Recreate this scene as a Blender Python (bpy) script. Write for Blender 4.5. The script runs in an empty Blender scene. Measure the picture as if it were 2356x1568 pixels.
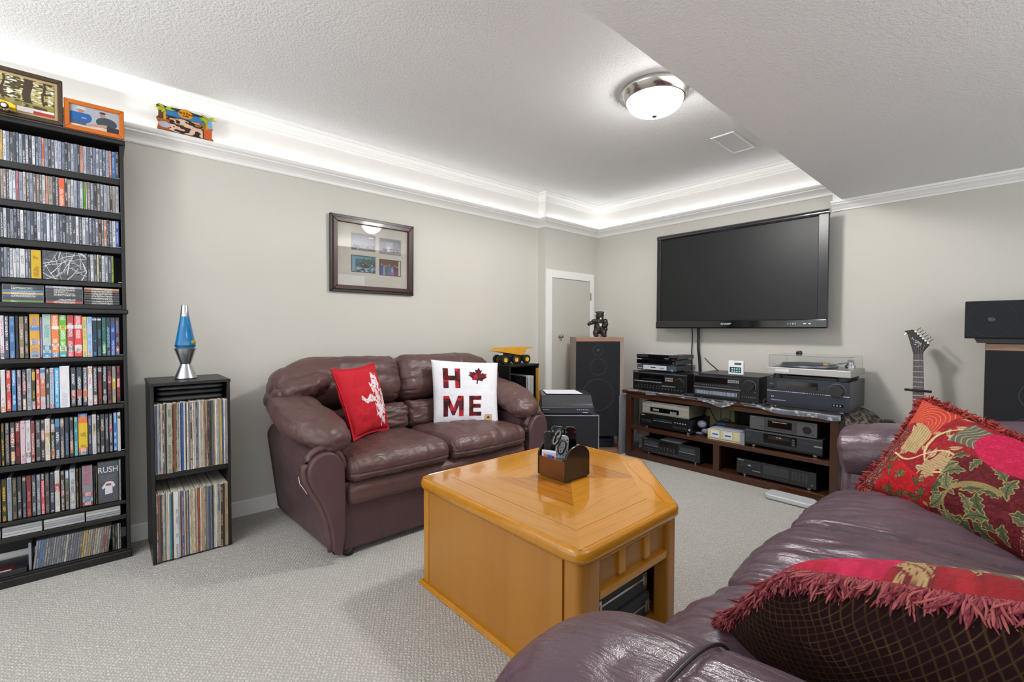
import bpy, bmesh, math, random
import numpy as np
from mathutils import Vector, Matrix
random.seed(7)
sc = bpy.context.scene
COL = sc.collection

# ---------------------------------------------------------------- camera
CH = 1.05
FPX = 1043.787
YAW, PIT, ROL = [math.radians(a) for a in (41.84257, -1.44658, 0.12908)]
fw = Vector((math.sin(YAW)*math.cos(PIT), math.cos(YAW)*math.cos(PIT), math.sin(PIT)))
r0 = Vector((math.cos(YAW), -math.sin(YAW), 0)); u0 = r0.cross(fw)
rr = r0*math.cos(ROL)+u0*math.sin(ROL); uu = -r0*math.sin(ROL)+u0*math.cos(ROL)
cd = bpy.data.cameras.new('camera'); cam = bpy.data.objects.new('camera', cd); COL.objects.link(cam)
cd.sensor_width = 36; cd.lens = 36*FPX/2356; cd.clip_start = 0.02; cd.clip_end = 60
cam.matrix_world = Matrix(((rr.x, uu.x, -fw.x, 0), (rr.y, uu.y, -fw.y, 0), (rr.z, uu.z, -fw.z, CH), (0, 0, 0, 1)))
sc.camera = cam
# ---------------------------------------------------------------- look
sc.view_settings.view_transform = 'Standard'; sc.view_settings.look = 'None'
sc.view_settings.gamma = 1; sc.view_settings.use_curve_mapping = False
EXPOSURE = 0.95
sc.view_settings.exposure = EXPOSURE
w = bpy.data.worlds.new('world'); sc.world = w; w.use_nodes = True
w.node_tree.nodes['Background'].inputs[0].default_value = (0.93, 0.96, 1, 1)
w.node_tree.nodes['Background'].inputs[1].default_value = 1.0
# ---------------------------------------------------------------- lights
ZC = 2.255
def area(name, loc, size, power, rot=(0, 0, 0), size_y=None, col=(1, 1, 1)):
    l = bpy.data.lights.new(name, 'AREA'); l.energy = power; l.color = col
    l.shape = 'RECTANGLE' if size_y else 'SQUARE'; l.size = size
    if size_y: l.size_y = size_y
    o = bpy.data.objects.new(name, l); COL.objects.link(o); o.location = loc; o.rotation_euler = rot
    return o
PI = math.pi
LAMPS = [(2.075, 1.245), (-0.95, 0.1)]
LAMP_W = [38, 26]
for (lx, ly), pw in zip(LAMPS, LAMP_W):
    l = bpy.data.lights.new('dome_bulb', 'SPOT'); l.energy = pw; l.shadow_soft_size = 0.10; l.color = (1.0, 0.985, 0.96); l.spot_size = PI; l.spot_blend = .25
    o = bpy.data.objects.new('dome_bulb', l); COL.objects.link(o); o.location = (lx, ly, ZC-0.155)
# cove strips hidden behind the lower crown's lip, shining up
# two unseen upward fill lights, added to brighten the soffit and main ceiling
FILL_UP = (1.30, -1.15, 1.42)
FILL_UP2 = (-1.55, 1.35, 1.35)
area('ceiling_fill', FILL_UP, .34, 12, (PI, 0, 0), .34)
area('ceiling_fill', FILL_UP2, .34, 44, (PI, 0, 0), .34)
area('cove_strip', (0.35, 2.872, 2.023), 5.1, 1.35, (PI, 0, 0), 0.012)
area('cove_strip', (3.28, 2.783, 2.023), 0.7, .22, (PI, 0, 0), 0.012)
area('cove_strip', (3.626, 1.83, 2.023), 0.012, .55, (PI, 0, 0), 1.9)
# the basement goes on, open, behind and beside the camera: its light is the plain world light

# ---------------------------------------------------------------- helpers
def lin(h):
    if isinstance(h, str):
        h = h.lstrip('#'); c = [int(h[i:i+2], 16)/255 for i in (0, 2, 4)]
    else: c = list(h)
    return tuple([(x/12.92 if x <= 0.04045 else ((x+0.055)/1.055)**2.4) for x in c])
MC = {}
def newmat(name):
    m = bpy.data.materials.new(name); m.use_nodes = True
    nt = m.node_tree; return m, nt, nt.nodes['Principled BSDF']
def nd(nt, t, **k):
    n = nt.nodes.new(t)
    for a, v in k.items():
        if a.startswith('i_'): n.inputs[a[2:]].default_value = v
        else: setattr(n, a, v)
    return n
def bump_of(nt, p, height, strength, dist=0.01):
    b = nd(nt, 'ShaderNodeBump'); b.inputs['Strength'].default_value = strength; b.inputs['Distance'].default_value = dist
    nt.links.new(height, b.inputs['Height']); nt.links.new(b.outputs[0], p.inputs['Normal']); return b
def mix(nt, fac, a, b, blend='MIX'):
    n = nt.nodes.new('ShaderNodeMix'); n.data_type = 'RGBA'; n.blend_type = blend
    for s, v in ((n.inputs[0], fac), (n.inputs[6], a), (n.inputs[7], b)):
        if hasattr(v, 'links') or isinstance(v, bpy.types.NodeSocket): nt.links.new(v, s)
        elif isinstance(v, (int, float)): s.default_value = v
        else: s.default_value = (*v, 1)
    return n.outputs[2]
def math_(nt, op, a, b=None, c=None):
    n = nt.nodes.new('ShaderNodeMath'); n.operation = op
    for i, v in enumerate((a, b, c)):
        if v is None: continue
        if isinstance(v, bpy.types.NodeSocket): nt.links.new(v, n.inputs[i])
        else: n.inputs[i].default_value = v
    return n.outputs[0]
def mapping(nt, scale=(1, 1, 1), rot=(0, 0, 0), out='Object', loc=(0, 0, 0)):
    tc = nt.nodes.new('ShaderNodeTexCoord'); mp = nt.nodes.new('ShaderNodeMapping')
    mp.inputs['Scale'].default_value = scale; mp.inputs['Rotation'].default_value = rot; mp.inputs['Location'].default_value = loc
    nt.links.new(tc.outputs[out], mp.inputs[0]); return mp.outputs[0]
def noise(nt, vec, scale, detail=4, rough=.5):
    n = nd(nt, 'ShaderNodeTexNoise'); n.inputs['Scale'].default_value = scale; n.inputs['Detail'].default_value = detail
    n.inputs['Roughness'].default_value = rough; nt.links.new(vec, n.inputs['Vector']); return n.outputs['Fac']
def ramp(nt, fac, stops):
    n = nt.nodes.new('ShaderNodeValToRGB'); nt.links.new(fac, n.inputs[0]); e = n.color_ramp.elements
    while len(e) < len(stops): e.new(.5)
    for i, (p, c) in enumerate(stops):
        e[i].position = p; e[i].color = (*c, 1) if len(c) == 3 else c
    return n.outputs[0]
def M(col, rough=.5, metal=0, var=0.06, vs=30, bump=0, bs=200, spec=.5, coat=0, name=None, trans=0, emit=0, alpha=1):
    key = (col if isinstance(col, str) else tuple(col), rough, metal, var, vs, bump, bs, spec, coat, trans, emit, alpha)
    if key in MC: return MC[key]
    m, nt, p = newmat(name or 'paint_%s' % (col if isinstance(col, str) else 'rgb'))
    c = lin(col)
    p.inputs['Roughness'].default_value = rough; p.inputs['Metallic'].default_value = metal
    p.inputs['Specular IOR Level'].default_value = spec; p.inputs['Coat Weight'].default_value = coat
    p.inputs['Coat Roughness'].default_value = .08
    p.inputs['Transmission Weight'].default_value = trans; p.inputs['Alpha'].default_value = alpha
    if emit: p.inputs['Emission Color'].default_value = (*c, 1); p.inputs['Emission Strength'].default_value = emit
    if var:
        f = noise(nt, mapping(nt), vs, 3)
        o = mix(nt, f, tuple(x*(1-var) for x in c), tuple(min(1, x*(1+var)) for x in c))
        nt.links.new(o, p.inputs['Base Color'])
    else: p.inputs['Base Color'].default_value = (*c, 1)
    if bump: bump_of(nt, p, noise(nt, mapping(nt), bs, 2), bump, .002)
    MC[key] = m; return m

def vnoise(P, s, seed=0):
    Q = np.asarray(P, float)*s+seed*17.31; I = np.floor(Q); f = Q-I; f = f*f*(3-2*f)
    def h(i, j, k):
        v = np.sin((I[..., 0]+i)*127.1+(I[..., 1]+j)*311.7+(I[..., 2]+k)*74.7+seed*3.3)*43758.5453
        return v-np.floor(v)
    def l(a, b, t): return a+(b-a)*t
    x, y, z = f[..., 0], f[..., 1], f[..., 2]
    return l(l(l(h(0, 0, 0), h(1, 0, 0), x), l(h(0, 1, 0), h(1, 1, 0), x), y),
             l(l(h(0, 0, 1), h(1, 0, 1), x), l(h(0, 1, 1), h(1, 1, 1), x), y), z)
def fbm(P, s, seed=0, o=3):
    r = 0; a = .5
    for k in range(o): r = r+a*vnoise(P, s*2**k, seed+k); a *= .5
    return r/(1-.5**o)
def ridge(P, s, seed=0): return (1-np.abs(2*fbm(P, s, seed, 2)-1))**4

def tag(o, label=None, cat=None, group=None, kind=None):
    if label: o['label'] = label
    if cat: o['category'] = cat
    if group: o['group'] = group
    if kind: o['kind'] = kind
    return o
def thing(name, label, cat, loc=(0, 0, 0), rz=0, group=None):
    o = bpy.data.objects.new(name, None); o.empty_display_size = .05; COL.objects.link(o)
    o.location = loc; o.rotation_euler = (0, 0, rz); return tag(o, label, cat, group)
def origin(parent):
    p = parent; v = Vector((0, 0, 0))
    while p is not None: v += p.location; p = p.parent
    return v
class MB:
    def __init__(s): s.v = []; s.f = []; s.m = []; s.n = 0
    def add(s, V, F, mi=0):
        V = np.asarray(V, float).reshape(-1, 3); s.v.append(V)
        for f in F: s.f.append([i+s.n for i in f]); s.m.append(mi)
        s.n += len(V); return s
    def box(s, x0, x1, y0, y1, z0, z1, mi=0):
        V = [(x, y, z) for z in (z0, z1) for y in (y0, y1) for x in (x0, x1)]
        return s.add(V, [(0, 2, 3, 1), (4, 5, 7, 6), (0, 1, 5, 4), (1, 3, 7, 5), (3, 2, 6, 7), (2, 0, 4, 6)], mi)
    def prism(s, pts, a0, a1, axis='y', mi=0):
        # pts 2d polygon; axis = extrusion axis
        n = len(pts); V = []
        for a in (a0, a1):
            for p in pts:
                V.append({'x': (a, p[0], p[1]), 'y': (p[0], a, p[1]), 'z': (p[0], p[1], a)}[axis])
        F = [tuple(range(n-1, -1, -1)), tuple(range(n, 2*n))]+[(i, (i+1) % n, (i+1) % n+n, i+n) for i in range(n)]
        return s.add(V, F, mi)
    def lathe(s, prof, c=(0, 0, 0), n=24, axis='z', mi=0, cap=True):
        V = []; 
        for r, z in prof:
            for k in range(n):
                a = 2*PI*k/n; x, y = r*math.cos(a), r*math.sin(a)
                q = {'z': (x, y, z), 'x': (z, x, y), 'y': (x, z, y)}[axis]
                V.append((q[0]+c[0], q[1]+c[1], q[2]+c[2]))
        F = []
        for i in range(len(prof)-1):
            for k in range(n): F.append((i*n+k, i*n+(k+1) % n, (i+1)*n+(k+1) % n, (i+1)*n+k))
        if cap and prof[0][0] > 1e-5: F.append(tuple(range(n-1, -1, -1)))
        if cap and prof[-1][0] > 1e-5: F.append(tuple((len(prof)-1)*n+k for k in range(n)))
        return s.add(V, F, mi)
    def tube(s, pts, r, n=8, mi=0, closed=False):
        P = [Vector(p) for p in pts]; V = []; m = len(P)
        R = r if hasattr(r, '__len__') else [r]*m
        up = Vector((0, 0, 1))
        for i, p in enumerate(P):
            t = (P[min(i+1, m-1)]-P[max(i-1, 0)])
            if t.length < 1e-9: t = Vector((0, 0, 1))
            t.normalize(); a = t.cross(up if abs(t.z) < .95 else Vector((1, 0, 0))).normalized(); b = t.cross(a)
            for k in range(n):
                q = p+(a*math.cos(2*PI*k/n)+b*math.sin(2*PI*k/n))*R[i]; V.append(tuple(q))
        F = [(i*n+k, i*n+(k+1) % n, (i+1)*n+(k+1) % n, (i+1)*n+k) for i in range(m-1) for k in range(n)]
        F += [tuple(range(n-1, -1, -1)), tuple((m-1)*n+k for k in range(n))]
        return s.add(V, F, mi)
    def build(s, name, mats, parent=None, smooth=False, bevel=0, world=False, seg=2, col=None, auto=False):
        if not isinstance(mats, (list, tuple)): mats = [mats]
        V = np.concatenate(s.v) if s.v else np.zeros((0, 3))
        if world and parent is not None:
            V = V-np.array(origin(parent))
        me = bpy.data.meshes.new(name); me.from_pydata(V.tolist(), [], s.f)
        for m in mats: me.materials.append(m)
        if len(mats) > 1: me.polygons.foreach_set('material_index', s.m)
        if smooth or auto: me.polygons.foreach_set('use_smooth', [True]*len(me.polygons))
        bm = bmesh.new(); bm.from_mesh(me); bmesh.ops.recalc_face_normals(bm, faces=bm.faces[:]); bm.to_mesh(me); bm.free()
        if auto: me.set_sharp_from_angle(angle=math.radians(35))
        o = bpy.data.objects.new(name, me); COL.objects.link(o)
        if parent is not None: o.parent = parent
        if bevel:
            b = o.modifiers.new('bevel', 'BEVEL'); b.width = bevel; b.segments = seg; b.limit_method = 'ANGLE'; b.angle_limit = math.radians(40)
        me.update(); return o
def grid_obj(name, P, mats, parent=None, closed_u=False, closed_v=False, col=None, smooth=True, world=False, matidx=None, caps=False):
    """P: (nu,nv,3) array -> mesh"""
    nu, nv = P.shape[:2]; V = P.reshape(-1, 3)
    if world and parent is not None: V = V-np.array(origin(parent))
    iu = np.arange(nu if closed_u else nu-1); iv = np.arange(nv if closed_v else nv-1)
    A, B = np.meshgrid(iu, iv, indexing='ij'); A2 = (A+1) % nu; B2 = (B+1) % nv
    F = np.stack([A*nv+B, A2*nv+B, A2*nv+B2, A*nv+B2], -1).reshape(-1, 4)
    me = bpy.data.meshes.new(name); Fl = F.tolist()
    if caps:
        Fl.append([i for i in range(nv)][::-1]); Fl.append([(nu-1)*nv+i for i in range(nv)])
    me.from_pydata(V.tolist(), [], Fl)
    for m in (mats if isinstance(mats, (list, tuple)) else [mats]): me.materials.append(m)
    if smooth: me.polygons.foreach_set('use_smooth', [True]*len(me.polygons))
    if col is not None:
        a = me.color_attributes.new('Col', 'FLOAT_COLOR', 'POINT')
        c = np.ones((len(V), 4), np.float32); c[:, :3] = col.reshape(-1, 3); a.data.foreach_set('color', c.ravel())
    o = bpy.data.objects.new(name, me); COL.objects.link(o)
    if parent is not None: o.parent = parent
    me.update(); return o
def printed(name='printed', rough=.6, bump=0, bs=300, spec=.4, sheen=0):
    key = ('printed', name, rough, bump)
    if key in MC: return MC[key]
    m, nt, p = newmat(name); a = nd(nt, 'ShaderNodeVertexColor'); a.layer_name = 'Col'
    f = noise(nt, mapping(nt), 60, 2)
    c = mix(nt, math_(nt, 'MULTIPLY', f, .12), a.outputs[0], (0, 0, 0))
    nt.links.new(c, p.inputs['Base Color']); p.inputs['Roughness'].default_value = rough; p.inputs['Specular IOR Level'].default_value = spec
    if bump: bump_of(nt, p, noise(nt, mapping(nt), bs, 3), bump, .003)
    if sheen: p.inputs['Sheen Weight'].default_value = sheen
    MC[key] = m; return m
def inpoly(u, v, poly):
    ins = np.zeros(u.shape, bool); n = len(poly)
    for i in range(n):
        x1, y1 = poly[i]; x2, y2 = poly[(i+1) % n]
        if y1 == y2: continue
        c = ((y1 > v) != (y2 > v)) & (u < (x2-x1)*(v-y1)/(y2-y1)+x1); ins ^= c
    return ins
def text_mesh(s, size, mat, parent, M4, depth=.0006, name='lettering', bold=0, sx=1):
    c = bpy.data.curves.new(name, 'FONT'); c.body = s; c.size = size; c.extrude = depth; c.align_x = 'CENTER'; c.align_y = 'CENTER'; c.offset = bold
    t = bpy.data.objects.new('tmp', c); COL.objects.link(t)
    dg = bpy.context.evaluated_depsgraph_get(); me = bpy.data.meshes.new_from_object(t.evaluated_get(dg))
    bpy.data.objects.remove(t); me.transform(Matrix.Diagonal((sx, 1, 1, 1))); me.transform(M4); me.materials.clear(); me.materials.append(mat)
    o = bpy.data.objects.new(name, me); COL.objects.link(o); o.parent = parent; return o
def frame4(o, x, y):
    """matrix whose local x,y axes are the given world vectors"""
    x = Vector(x).normalized(); y = Vector(y).normalized(); z = x.cross(y)
    return Matrix(((x.x, y.x, z.x, o[0]), (x.y, y.y, z.y, o[1]), (x.z, y.z, z.z, o[2]), (0, 0, 0, 1)))
def lod(l, d): # camera-frame lateral/forward (horizontal) to world XY
    return (l*math.cos(YAW)+d*math.sin(YAW), -l*math.sin(YAW)+d*math.cos(YAW))
ONES = 'zeroth first second third fourth fifth sixth seventh eighth ninth tenth eleventh twelfth thirteenth fourteenth fifteenth sixteenth seventeenth eighteenth nineteenth'.split()
def ordn(n):
    if n < 20: return ONES[n]
    t = {2: 'twenty', 3: 'thirty', 4: 'forty', 5: 'fifty', 6: 'sixty', 7: 'seventy'}[n//10]
    return (t[:-1]+'ieth') if n % 10 == 0 else t+'-'+ONES[n % 10]
PAL = dict(black='141416', charcoal='3a3a3e', grey='808085', white='e8e8e8', cream='d8ccb0', silver='b4b8c0', navy='1c2748', blue='2f6fc0', teal='2f8f90',
           green='5cae22', yellow='e8c020', orange='e87820', red='d02020', maroon='5c1a1c', pink='e08090', purple='6a4a80', brown='5a3a28', tan='b09468', **{'light blue': '9cc4e0', 'slate blue': '52607c', 'dark green': '2a4a34', 'olive': '6a6440', 'dusty pink': 'a87878'})
PALV = {k: np.array([int(v[i:i+2], 16) for i in (0, 2, 4)]) for k, v in PAL.items()}
def cname(h):
    c = np.array([int(h[i:i+2], 16) for i in (0, 2, 4)]); return min(PALV, key=lambda k: ((PALV[k]-c)**2).sum())
# ================================================================ SETTING
XB, YA, YJ, XJ = 3.655, 2.901, 2.811, 2.912
XL, YR = -2.6, -2.4
SY, SZ = 0.79, 1.905   # soffit edge and underside
def wallmat():
    m, nt, p = newmat('beige_wall_paint'); v = mapping(nt)
    c = mix(nt, noise(nt, v, 3, 3), lin('c6c3ba'), lin('cbc8c0')); nt.links.new(c, p.inputs['Base Color']); p.inputs['Roughness'].default_value = .75
    bump_of(nt, p, noise(nt, v, 170, 2), .12, .002); return m
def ceilmat(name, sc_, st):
    m, nt, p = newmat(name); v = mapping(nt)
    p.inputs['Base Color'].default_value = (*lin('e4e4e4'), 1); p.inputs['Roughness'].default_value = .9
    n1 = noise(nt, v, sc_, 4, .62); 
    r = ramp(nt, n1, [(.40, (0, 0, 0)), (.56, (1, 1, 1))])
    bump_of(nt, p, r, st, .006); return m
def carpetmat():
    m, nt, p = newmat('loop_carpet'); v = mapping(nt); v2 = mapping(nt, rot=(0, 0, .42))
    # woven loop rows with a slanted diamond figure
    wv = nd(nt, 'ShaderNodeTexWave'); wv.bands_direction = 'X'; nt.links.new(mapping(nt, rot=(0, 0, .55)), wv.inputs[0])
    wv.inputs['Scale'].default_value = 26; wv.inputs['Distortion'].default_value = 5; wv.inputs['Detail'].default_value = 2; wv.inputs['Detail Scale'].default_value = 3
    wv2 = nd(nt, 'ShaderNodeTexWave'); wv2.bands_direction = 'X'; nt.links.new(mapping(nt, rot=(0, 0, -.75)), wv2.inputs[0])
    wv2.inputs['Scale'].default_value = 26; wv2.inputs['Distortion'].default_value = 5; wv2.inputs['Detail'].default_value = 2; wv2.inputs['Detail Scale'].default_value = 3
    h = math_(nt, 'MULTIPLY', wv.outputs['Fac'], wv2.outputs['Fac'])
    fine = noise(nt, v, 260, 3, .7)
    hh = math_(nt, 'ADD', math_(nt, 'MULTIPLY', h, .8), fine)
    big = noise(nt, v, 2.2, 3)
    c = mix(nt, ramp(nt, hh, [(.3, (0, 0, 0)), (1.0, (1, 1, 1))]), lin('a29e97'), lin('dcd9d3'))
    c = mix(nt, math_(nt, 'MULTIPLY', big, .12), c, lin('8a857e'))
    nt.links.new(c, p.inputs['Base Color']); p.inputs['Roughness'].default_value = 1; p.inputs['Specular IOR Level'].default_value = .1
    p.inputs['Sheen Weight'].default_value = .2
    bump_of(nt, p, hh, .9, .006); return m
WALL = wallmat(); CEIL = ceilmat('stippled_ceiling', 95, .42); SOFF = ceilmat('stippled_soffit', 120, .3); CARPET = carpetmat()
WHITE = M('ecebe8', .35, var=.01, name='white_trim_paint'); FASC = M('e6e4df', .6, var=.015, bump=.06, bs=150, name='white_wall_paint')
def S(name, mb, mats, **k): return tag(mb.build(name, mats, **k), kind='structure')
S('floor', MB().box(XL-.1, XB+.1, YR-.1, YA+.1, -.08, 0), CARPET)
S('ceiling', MB().box(XL-.1, XB+.1, SY-.03, YA+.1, ZC, ZC+.1), CEIL)
S('ceiling_soffit', MB().box(XL-.1, XB+.1, YR-.1, SY, SZ, ZC+.1), SOFF)
ZF = 1.962
b = MB().box(XL-.1, XB+.1, YA, YA+.1, 0, ZF, 0).box(XL-.1, XB+.1, YA, YA+.1, ZF, ZC+.02, 1)
b.box(XJ, XB+.02, YJ, YA+.02, 0, ZF, 0).box(XJ, XB+.02, YJ, YA+.02, ZF, ZC+.02, 1)
S('wall_left', b, [WALL, FASC])
b = MB().box(XB, XB+.1, SY, YA+.05, 0, ZF, 0).box(XB, XB+.1, SY, YA+.05, ZF, ZC+.02, 1).box(XB, XB+.1, YR-.1, SY, 0, SZ+.02, 0)
S('wall_right', b, [WALL, FASC])
def sweep(path, prof, name, mat, cap=True, smooth=False):
    """path: 2d points with the room on the right-hand side of travel; prof: (d,z) offsets"""
    n = len(path); mb = MB(); rows = []
    for i, p in enumerate(path):
        p = Vector(p)
        def nrm(a, b): t = (Vector(b)-Vector(a)).normalized(); return Vector((t.y, -t.x))
        if i == 0: o = nrm(path[0], path[1])
        elif i == n-1: o = nrm(path[-2], path[-1])
        else:
            a, c = nrm(path[i-1], path[i]), nrm(path[i], path[i+1]); o = (a+c)/(1+a.dot(c))
        rows.append([(p.x+o.x*d, p.y+o.y*d, z) for d, z in prof])
    k = len(prof); V = [q for r_ in rows for q in r_]
    F = [(i*k+j, i*k+(j+1) % k, (i+1)*k+(j+1) % k, (i+1)*k+j) for i in range(n-1) for j in range(k)]
    if cap: F += [tuple(range(k)), tuple((n-1)*k+j for j in range(k))[::-1]]
    mb.add(V, F); return S(name, mb, mat)
UP = [(0, 2.186), (.010, 2.186), (.013, 2.194), (.013, 2.200), (.020, 2.203), (.022, 2.210), (.030, 2.222), (.042, 2.232), (.045, 2.234), (.045, 2.240), (.052, 2.243), (.058, 2.250), (.058, ZC), (0, ZC)]
LO = [(0, 1.955), (.006, 1.955), (.010, 1.960), (.012, 1.972), (.020, 1.984), (.034, 1.996), (.044, 2.002), (.044, 2.009), (.050, 2.011), (.056, 2.016), (.060, 2.024), (.060, 2.031), (.052, 2.031), (.050, 2.018), (0, 2.018)]
pth = [(XL, YA), (XJ, YA), (XJ, YJ), (XB, YJ), (XB, SY)]
sweep(pth, UP, 'trim_1', WHITE); pth[-1] = (XB, .852); sweep(pth, LO, 'trim_2', WHITE)
SO = [(0, 1.843), (.012, 1.843), (.014, 1.853), (.020, 1.857), (.030, 1.870), (.046, 1.882), (.048, 1.889), (.056, 1.893), (.058, SZ), (0, SZ)]
sweep([(XB, .852), (XB, YR)], SO, 'trim_3', WHITE)
S('trim_4', MB().box(XB-.012, XB, SY, .852, 1.843, 2.04).box(XB-.05, XB, SY-.002, .83, 1.893, 2.0), WHITE, bevel=.003)
sweep([(XL, YA), (XJ, YA), (XJ, YJ), (2.93, YJ)], [(0, 0), (.014, 0), (.014, .078), (.010, .084), (0, .084)], 'baseboard_left', WHITE)
sweep([(XB, YJ), (XB, YR)], [(0, 0), (.014, 0), (.014, .078), (.010, .084), (0, .084)], 'baseboard_right', WHITE)
# access door in the corner wall
DR = thing('door_1', None, None, (3.25, YJ, .40)); DR['kind'] = 'structure'
fx0, fx1, ix0, ix1, fz0, fz1, iz0, iz1 = 2.918, 3.586, 2.985, 3.533, .395, 1.588, .462, 1.518
MB().box(fx0, ix0, YJ-.016, YJ, fz0, fz1).box(ix1, fx1, YJ-.016, YJ, fz0, fz1).box(ix0, ix1, YJ-.016, YJ, iz1, fz1).box(ix0, ix1, YJ-.016, YJ, fz0, iz0).build('door_frame', WHITE, DR, bevel=.002, world=True)
MB().box(ix0+.004, ix1-.004, YJ-.010, YJ, iz0+.006, iz1-.004).build('door_panel', M('c4c0b7', .7, var=.02, bump=.1, bs=170), DR, bevel=.0015, world=True)
MB().lathe([(.0, -.048), (.012, -.047), (.017, -.040), (.016, -.030), (.006, -.024), (.006, -.004), (.014, -.002), (.014, 0)], (3.085, YJ-.010, .99), 16, 'y').build('door_knob', M('b8b8ba', .2, 1, var=0), DR, smooth=True, world=True)
for z in (1.37, .62): MB().box(ix1-.004, ix1+.010, YJ-.021, YJ-.014, z-.035, z+.035).lathe([(.004, -.037), (.004, .037)], (ix1+.003, YJ-.022, z), 8, 'z').build('hinge', M('a8a8aa', .3, 1, var=0), DR, world=True)
# ceiling vent cover
V = thing('ceiling_vent', 'white rectangular vent cover on the ceiling beside the dome light', 'vent', (3.0, 1.24, ZC))
x0, x1, y0, y1 = 2.85, 3.20, 1.175, 1.32
MB().box(x0, x1, y0, y0+.014, ZC-.008, ZC).box(x0, x1, y1-.014, y1, ZC-.008, ZC).box(x0, x0+.014, y0+.014, y1-.014, ZC-.008, ZC).box(x1-.014, x1, y0+.014, y1-.014, ZC-.008, ZC).build('frame', WHITE, V, bevel=.002, world=True)
MB().box(x0+.012, x1-.012, y0+.012, y1-.012, ZC-.004, ZC).build('cover_panel', M('d8d9dc', .6, var=.02), V, world=True)
# dome lights
NICK = M('c9c6c2', .16, 1, var=0, name='brushed_nickel')
def dome(loc, label):
    L = thing('ceiling_light', label, 'lamp', (loc[0], loc[1], ZC))
    MB().lathe([(.150, 0), (.168, -.004), (.172, -.014), (.170, -.026), (.160, -.034), (.158, -.042), (.150, -.046), (.147, -.054), (.138, -.058), (.134, -.050), (.130, -.03)], n=64).build('metal_ring', NICK, L, smooth=True)
    g, nt, p = newmat('lit_frosted_glass'); p.inputs['Base Color'].default_value = (.9, .9, .88, 1)
    p.inputs['Emission Color'].default_value = (1, .985, .96, 1); p.inputs['Emission Strength'].default_value = 27
    MB().lathe([(.137, -.050)]+[(.137*math.cos(a), -.050-.075*math.sin(a)) for a in np.linspace(.05, 1.52, 14)]+[(.006, -.1255), (0, -.1255)], n=64).build('glass_dome', g, L, smooth=True)
    MB().lathe([(0.0, -.137), (.010, -.136), (.013, -.131), (.011, -.126), (.006, -.124)], n=20).build('finial', M('6a6a70', .3, 1, var=0), L, smooth=True)
    return L
for UP_, lb in ((FILL_UP, 'unseen upward fill lamp added behind the sofa'), (FILL_UP2, 'unseen upward fill lamp added beyond the bookcase')):
  FL = thing('fill_lamp', lb, 'lamp', (UP_[0], UP_[1], 0))  # invented lamp bodies for the added fill lights, out of view
  MB().lathe([(.0, 0), (.14, 0), (.14, .012), (.02, .03), (.012, .04), (.012, UP_[2]-.11), (.03, UP_[2]-.10), (.24, UP_[2]-.012), (.245, UP_[2]-.004), (.235, UP_[2]-.006), (.02, UP_[2]-.085), (0, UP_[2]-.09)], n=40).build('fill_stand_and_bowl', NICK, FL, auto=True)
dome(LAMPS[0], 'lit frosted dome light with stepped nickel ring on the ceiling beside the soffit')
dome(LAMPS[1], 'second lit dome light further along the ceiling, behind the camera')
# ================================================================ SEATING
def leather(name, hexs, dark, rough=.36, sc_=1.0, rot=(0, 0, 0), crease=(6, 30, 10), seamcol=None):
    m, nt, p = newmat(name); v = mapping(nt)
    n1 = noise(nt, v, 5, 4); c = mix(nt, n1, lin(dark), lin(hexs))
    nt.links.new(c, p.inputs['Base Color']); p.inputs['Specular IOR Level'].default_value = .45
    r = ramp(nt, noise(nt, v, 9, 3), [(.3, (rough-.06,)*3), (.7, (rough+.08,)*3)]); nt.links.new(r, p.inputs['Roughness'])
    vo = nd(nt, 'ShaderNodeTexVoronoi'); vo.feature = 'DISTANCE_TO_EDGE'; vo.inputs['Scale'].default_value = 420; nt.links.new(v, vo.inputs['Vector'])
    w1 = noise(nt, mapping(nt, crease, rot), 2.2, 4, .6); 
    h = math_(nt, 'ADD', math_(nt, 'MULTIPLY', vo.outputs['Distance'], .25), math_(nt, 'MULTIPLY', w1, 5.0))
    h = math_(nt, 'ADD', h, math_(nt, 'MULTIPLY', noise(nt, v, 34, 3), 1.3))
    bump_of(nt, p, h, .30, .004); return m
L1 = leather('burgundy_brown_leather', '624744', '503836', .36)
L1b = leather('burgundy_side_leather', '583f42', '4a3437', .42, crease=(5, 5, 5))
L2 = leather('plum_leather', '5f4c55', '4e3b45', .30, crease=(16, 4, 8))
_cube = {}
def cube(n):
    if n in _cube: return _cube[n]
    idx = {}; V = []; F = []
    lv = np.linspace(-1, 1, n+1)
    # denser near edges for crisp rolls
    lv = np.sin(lv*PI/2*.92)/math.sin(PI/2*.92)
    def g(i, j, k):
        t = (i, j, k)
        if t not in idx: idx[t] = len(V); V.append((lv[i], lv[j], lv[k]))
        return idx[t]
    for a in range(n):
        for b in range(n):
            for s in (0, n):
                q = [(s, a, b), (s, a+1, b), (s, a+1, b+1), (s, a, b+1)]
                for perm in (0, 1, 2):
                    F.append([g(*(t[-perm:]+t[:-perm] if perm else t)) for t in q])
    _cube[n] = (np.array(V), F); return _cube[n]
def soft(name, c, half, r, mat, parent, n=40, f=None, rot=None, world=True):
    U, F = cube(n); half = np.array(half, float); r = np.minimum(np.array(r, float)*np.ones(3), half*.999)
    q = U*half; inn = half-r; cl = np.clip(q, -inn, inn); d = (q-cl)/r
    # points on flat faces: only one component is 1
    L = np.linalg.norm(d, axis=1, keepdims=True); N = d/np.maximum(L, 1e-9); P = cl+r*N
    if f is not None: P = f(P, N, U)
    if rot is not None: P = P@np.array(rot.to_3x3()).T
    P = P+np.array(c)
    mb = MB().add(P, F); return mb.build(name, mat, parent, smooth=True, world=world)
def gs(x, c, w): return np.exp(-((x-c)/w)**2)
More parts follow.
